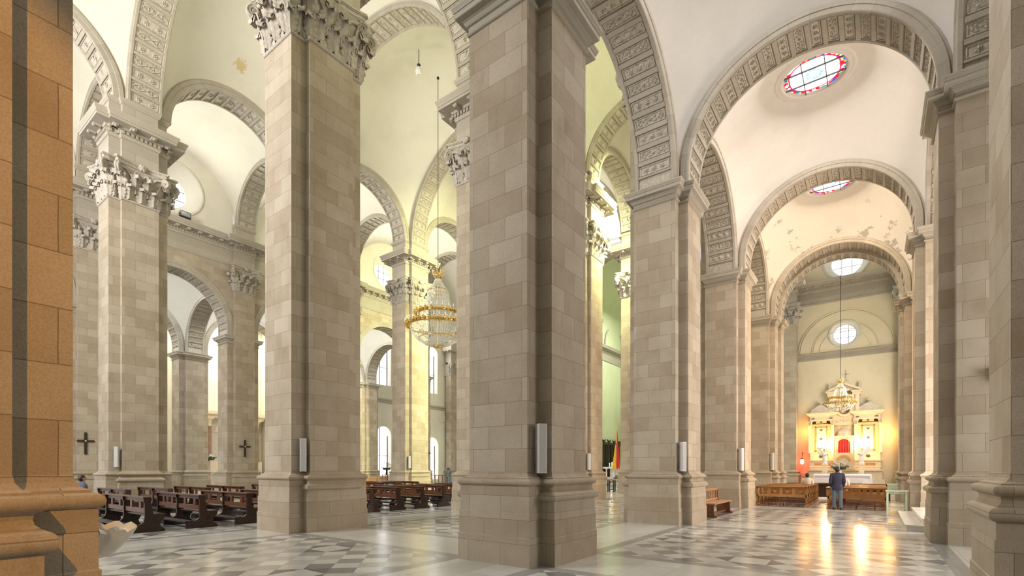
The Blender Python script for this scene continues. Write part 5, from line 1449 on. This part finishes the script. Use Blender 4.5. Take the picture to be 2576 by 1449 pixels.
def stall(u, k):
    t = thing('choir_stall', 'dark carved choir stall with crested canopy against the green wall', 'stall', (u,VM-.15,CH), 0, 'dark choir stalls')
    m = MB(); m.box(-.62,.62,-.12,0,0,3.9); m.build('back', BLACKW, t)
    m = MB(); m.box(-.45,.45,-.15,-.12,1.5,3.4); m.ball((0,-.16,2.3),.12,.05,.16,10,6); m.ball((0,-.16,3.0),.16,.04,.2,10,6); m.build('carved_panel', DARKW, t)
    m = MB(); m.box(-.66,.66,-.55,0,3.75,3.95); m.box(-.70,.70,-.6,0,3.95,4.05); m.build('canopy', BLACKW, t)
    m = MB()
    for sg in (-1,1): m.tube([(sg*.08,-.3,4.05),(sg*.2,-.3,4.2),(sg*.38,-.3,4.3),(sg*.5,-.3,4.48)],[.10,.09,.07,.02],8); 
    m.ball((0,-.3,4.22),.09,.08,.15,8,6); m.build('crest', BLACKW, t)
    m = MB(); m.box(-.6,.6,-.55,-.1,.45,.52); m.build('seat', DARKW, t)
    for x in (-.64,.60):
        m = MB(); m.box(x,x+.05,-.6,0,0,1.1); m.lathe([(.05,1.1),(.07,1.3),(.04,3.0),(.07,3.7)],8,(x+.02,-.5,0)); m.build('armrest', BLACKW, t)
for k in range(5): stall(52.0+1.42*k, k)
t = thing('choir_column', 'pale stone column with leafy capital carrying an arch at the choir end', 'column', (57.0,24.0,CH))
m = MB(); m.box(-.45,.45,-.45,.45,0,1.6); m.lathe([(.42,1.6),(.44,1.7),(.34,1.8),(.30,1.9),(.30,5.2),(.26,7.6),(.32,7.65)],24); m.build('shaft', CREAM, t)
m = MB(); m.lathe([(.28,7.65),(.30,8.0),(.48,8.5)],20)
for k in range(8): leaf(m, (.28*cos(k*PI/4),.28*sin(k*PI/4),7.7), (cos(k*PI/4),sin(k*PI/4),0), (-sin(k*PI/4),cos(k*PI/4),0), .24,.7,.14,.12)
m.box(-.5,.5,-.5,.5,8.5,8.7); m.build('capital', CREAM, t)
m = MB(); rows = []
for i in range(25):
    a = PI*i/24; rows.append([(x, 20.6+r*cos(a), 9.4+r*sin(a)) for x, r in ((-.3,3.0),(-.3,3.7),(.3,3.7),(.3,3.0))])
mm = MB(); mm.grid([[(x, y-24.0, z-CH) for x, y, z in r] for r in rows], closed_u=True, smooth=False); mm.build('arch', CREAM, t)
t = thing('stool', 'dark wooden stool with open frame in front of the choir altar', 'stool', (33.3,15.45,0), .3)
for x in (-.42,.42):
    for y in (-.2,.2):
        m = MB(); m.box(x-.05,x+.05,y-.04,y+.04,0,.82); m.build('leg', DARKW, t)
m = MB(); m.box(-.55,.55,-.28,.28,.82,.90); m.build('seat', OAK, t); m = MB(); m.box(-.42,.42,-.03,.03,.12,.2); m.box(-.42,.42,-.03,.03,.66,.74); m.build('stretcher', DARKW, t)
# ------------------------------------------------------------------ far aisle altars, benches and rail
BRM = plain('brown_marble', (.30,.16,.11), .4, var=.25, scale=5)
def far_retable(u, label):
    t = thing('altar_retable', label, 'altar', (u,VB-.05,0))
    def p(n, mat, *bx):
        m = MB()
        for q in bx: m.box(*q)
        return m.build(n, mat, t)
    p('table', CREAMG, (-2.0,2.0,-1.3,0,0,1.25), (-2.2,2.2,-1.4,0,1.25,1.4)); p('predella', CREAM, (-2.9,2.9,-.7,0,0,2.3))
    p('back', CREAMG, (-2.7,2.7,-.35,0,2.3,6.0)); p('entablature', CREAM, (-3.0,3.0,-.8,0,6.0,6.3), (-3.1,3.1,-.95,0,6.3,6.6)); p('niche', BLACKW, (-.7,.7,-.37,-.34,2.6,4.8))
    m = MB()
    for j in range(14):
        a, b = PI*j/14, PI*(j+1)/14; m.face([(1.0*cos(a),-.4,4.8+1.0*sin(a)),(1.0*cos(b),-.4,4.8+1.0*sin(b)),(.7*cos(b),-.4,4.8+.7*sin(b)),(.7*cos(a),-.4,4.8+.7*sin(a))])
    m.build('niche_arch', CREAM, t)
    for x in (-2.5,-1.5,1.5,2.5):
        m = MB(); m.lathe([(.2,2.3),(.2,2.45),(.16,2.5),(.15,5.3)],16,(x,-.55,0)); m.build('column', BRM, t)
        m = MB(); m.lathe([(.15,5.3),(.17,5.6),(.27,5.9)],16,(x,-.55,0)); m.box(x-.28,x+.28,-.83,-.27,5.9,6.0); m.build('column_capital', CREAM, t)
    m = MB(); m.lathe([(.2,6.6),(.1,6.8),(.2,7.0),(.0,7.4)],10,(-2.4,-.4,0)); m.lathe([(.2,6.6),(.1,6.8),(.2,7.0),(.0,7.4)],10,(2.4,-.4,0)); m.build('pinnacles', CREAM, t)
far_retable(20.3, 'brown columned altar with white flowers behind the pier that carries the cross')
bouquet((18.7,VB-1.16,1.405), 'white flowers on the brown columned altar, seen beside the grey outer pier', [WHT], .42, 40, h=1.0)
bouquet((22.2,VB-1.16,1.405), 'white flowers on the brown columned altar, seen beside the tall leafy pier', [WHT], .42, 40, h=1.0)
bouquet((34.3,EW-.9,1.05), 'yellow flower pot in front of the bright far niche', [YEL, PNK], .8, 36, vase=DARKW, h=.5)
t = thing('flower_table', 'small table carrying the yellow flower pot', 'table', (34.3,EW-.9,0))
m = MB(); m.box(-.4,.4,-.3,.3,.98,1.05); m.build('tabletop', OAKD, t)
for x in (-.34,.34):
    for y in (-.24,.24):
        m = MB(); m.box(x-.03,x+.03,y-.03,y+.03,0,.98); m.build('leg', OAKD, t)
for k, (u, v) in enumerate(((28.4,36.4),(31.6,38.8))):
    t = thing('far_bench', ('pale oak bench with open back by the far outer pier','second pale oak bench, nearer the yellow lit pier')[k], 'bench', (u,v,0), -PI*.30)
    for y in (-1.4,0,1.4):
        m = MB(); m.box(-.04,.04,y-.05,y+.05,0,.88); m.box(-.04,.45,y-.04,y+.04,.36,.42); m.box(.38,.44,y-.05,y+.05,0,.42); m.build('leg', OAK, t)
    m = MB(); m.box(-.05,.05,-1.5,1.5,.82,.92); m.box(-.03,.03,-1.4,1.4,.5,.56)
    for q in range(8): m.box(-.02,.02,-1.2+.34*q-.04,-1.2+.34*q+.04,.56,.82)
    m.build('backrest', OAK, t); m = MB(); m.box(-.02,.46,-1.45,1.45,.42,.46); m.build('seat', OAK, t)
t = thing('far_rail', 'brown baluster rail below the chandelier where two people stand', 'rail', (39.3,36.4,0), PI*.20)
m = MB(); m.box(-.06,.06,-2.6,2.6,.92,1.0); m.box(-.05,.05,-2.6,2.6,.08,.16); m.build('handrail', OAKD, t)
m = MB()
for q in range(14): m.box(-.035,.035,-2.5+5*q/13-.04,-2.5+5*q/13+.04,0,.94)
m.build('baluster', OAKD, t)
# ------------------------------------------------------------------ light
sc = bpy.context.scene
w = bpy.data.worlds.new('sky'); sc.world = w; w.use_nodes = True
w.node_tree.nodes['Background'].inputs[0].default_value = (.95,.97,1.0,1); w.node_tree.nodes['Background'].inputs[1].default_value = .55
def area(name, loc, rot, sx, sy, power, col=(1,1,1), shape='RECTANGLE', spread=PI):
    l = bpy.data.lights.new(name, 'AREA'); l.shape = shape; l.size = sx; l.size_y = sy; l.energy = power; l.color = col; l.spread = spread
    o = bpy.data.objects.new(name, l); C.objects.link(o); o.location = loc; o.rotation_euler = rot
    return o
DOWN = (0,0,0); TO_N = (PI/2,0,0); TO_S = (-PI/2,0,0)     # TO_N emits towards +v
OC = [(1,.98,.95),(1,.97,.93),(1,.91,.82),(1,.82,.60)]
for i in range(4):
    cu = (U[i]+U[i+1])/2
    area('oculus_light', (cu, cR, 14.8), DOWN, 1.8, 1.8, (50,200,330,420)[i], OC[i], 'DISK')
    area('lunette_light', (cu, VF-WA-.1, 18.1), TO_S, 1.7, 1.7, (200,300,350,350)[i], (1,.98,.88), 'DISK')
    area('lunette_light', (cu, VA+WA+.1, 18.1), (PI/2-(.42 if i == 3 else 0),0,0), 1.7, 1.7, (80,120,220,2000)[i], (.98,1,.52), 'DISK', spread=math.radians(75 if i == 3 else 180))
    area('chapel_window_light', (cu, -6.3, 4.2), TO_N, 2.5, 5, (8,300,950,950)[i], ((1,.95,.9),(1,.96,.93),(1,.85,.74),(1,.76,.55))[i])
    area('oculus_light', (cu, (VF+VO)/2, 14.8), DOWN, 1.8, 1.8, (240,330,420,480)[i], (.95,.97,1), 'DISK')
    area('far_chapel_fill_light', (cu, 43.8, 14.3), DOWN, 5.5, 3.5, (420,480,900,1200)[i], (.90,.95,1))  # added overhead fill for the far chapels; their ceiling has no skylight
area('nave_west_rose_light', (-6.5, 19.5, 14), (0,-PI/2,0), 7, 7, 3500, (1,.94,.86), 'DISK')
area('transept_window_light', (38.3, EW-.2, 17.5), (-PI/2+.25,0,0), 10, 6, 1500, (1,.95,.88))
area('transept_near_light', (38.5, -2.7, 7), TO_N, 5, 8, 700, (1,.93,.82))  # plain area light in front of the closed near end wall
area('dome_light', (UM, VC, 29.2), DOWN, 9, 9, 2500, (.97,1,.86), 'DISK')
area('choir_light', (52, VC, 20), DOWN, 6, 6, 1500, (1,1,.86))
area('altar_round_window_light', (UE-.15, 1.8, 17.62), (0,PI/2,0), 1.8, 1.8, 250, (1,.98,.9), 'DISK')
def point(name, loc, p, col, r=.1):
    l = bpy.data.lights.new(name, 'POINT'); l.energy = p; l.color = col; l.shadow_soft_size = r
    o = bpy.data.objects.new(name, l); C.objects.link(o); o.location = loc; return o
for v in (AC+1.05, AC-1.05): point('candelabrum_glow', (UE-1.1, v, 3.5), 110, (1,.50,.13), .22)
point('side_wall_lamp', (44.75, 4.45, 4.6), 38, (1,.48,.12), .3); point('side_wall_lamp', (44.7, -.75, 4.2), 55, (1,.50,.14), .3)
for i in range(4):
    cu = (UB[i]+UB[i+1])/2
    for v, sg in ((VN, 1), (VM, -1)):
        for u in (UB[i]+.5, UB[i+1]-.5):
            area('cornice_fill_uplight', (u, v+sg*1.42, 16.5), (PI-sg*.8,0,0), .5, .3, (10,24,36,36)[i], (1,.97,.66), spread=math.radians(115))  # added unseen uplights that brighten the nave vault
    area('cornice_fill_uplight', (cu, VF-WA-.55, 16.5), (PI+.6,0,0), .6, .3, (10,12,20,25)[i], (1,.96,.78), spread=math.radians(130))  # added uplights; only the one by the modelled floodlight has a fixture
def spot(name, loc, tgt, p, col, ang, r=.06, blend=.3):
    l = bpy.data.lights.new(name, 'SPOT'); l.energy = p; l.color = col; l.spot_size = math.radians(ang); l.spot_blend = blend; l.shadow_soft_size = r
    o = bpy.data.objects.new(name, l); C.objects.link(o); o.location = loc
    o.rotation_euler = (Vector(tgt)-Vector(loc)).to_track_quat('-Z','Y').to_euler(); return o
spot('west_pier_spotlight', (-2.2, -2.2, 6.2), (-.85, 4.6, 2.9), 1350, (1,.46,.08), 43)
sc.view_settings.view_transform = 'Standard'; sc.view_settings.look = 'None'; sc.view_settings.gamma = 1.0
sc.view_settings.use_curve_mapping = False
sc.view_settings.exposure = 0.32
cy = sc.cycles
cy.max_bounces = 6; cy.diffuse_bounces = 4; cy.glossy_bounces = 3; cy.transmission_bounces = 6; cy.transparent_max_bounces = 6
cy.caustics_reflective = False; cy.caustics_refractive = False
cy.sample_clamp_indirect = 6.0; cy.use_denoising = True
cy.use_light_tree = True
cy.use_adaptive_sampling = True; cy.adaptive_threshold = .08
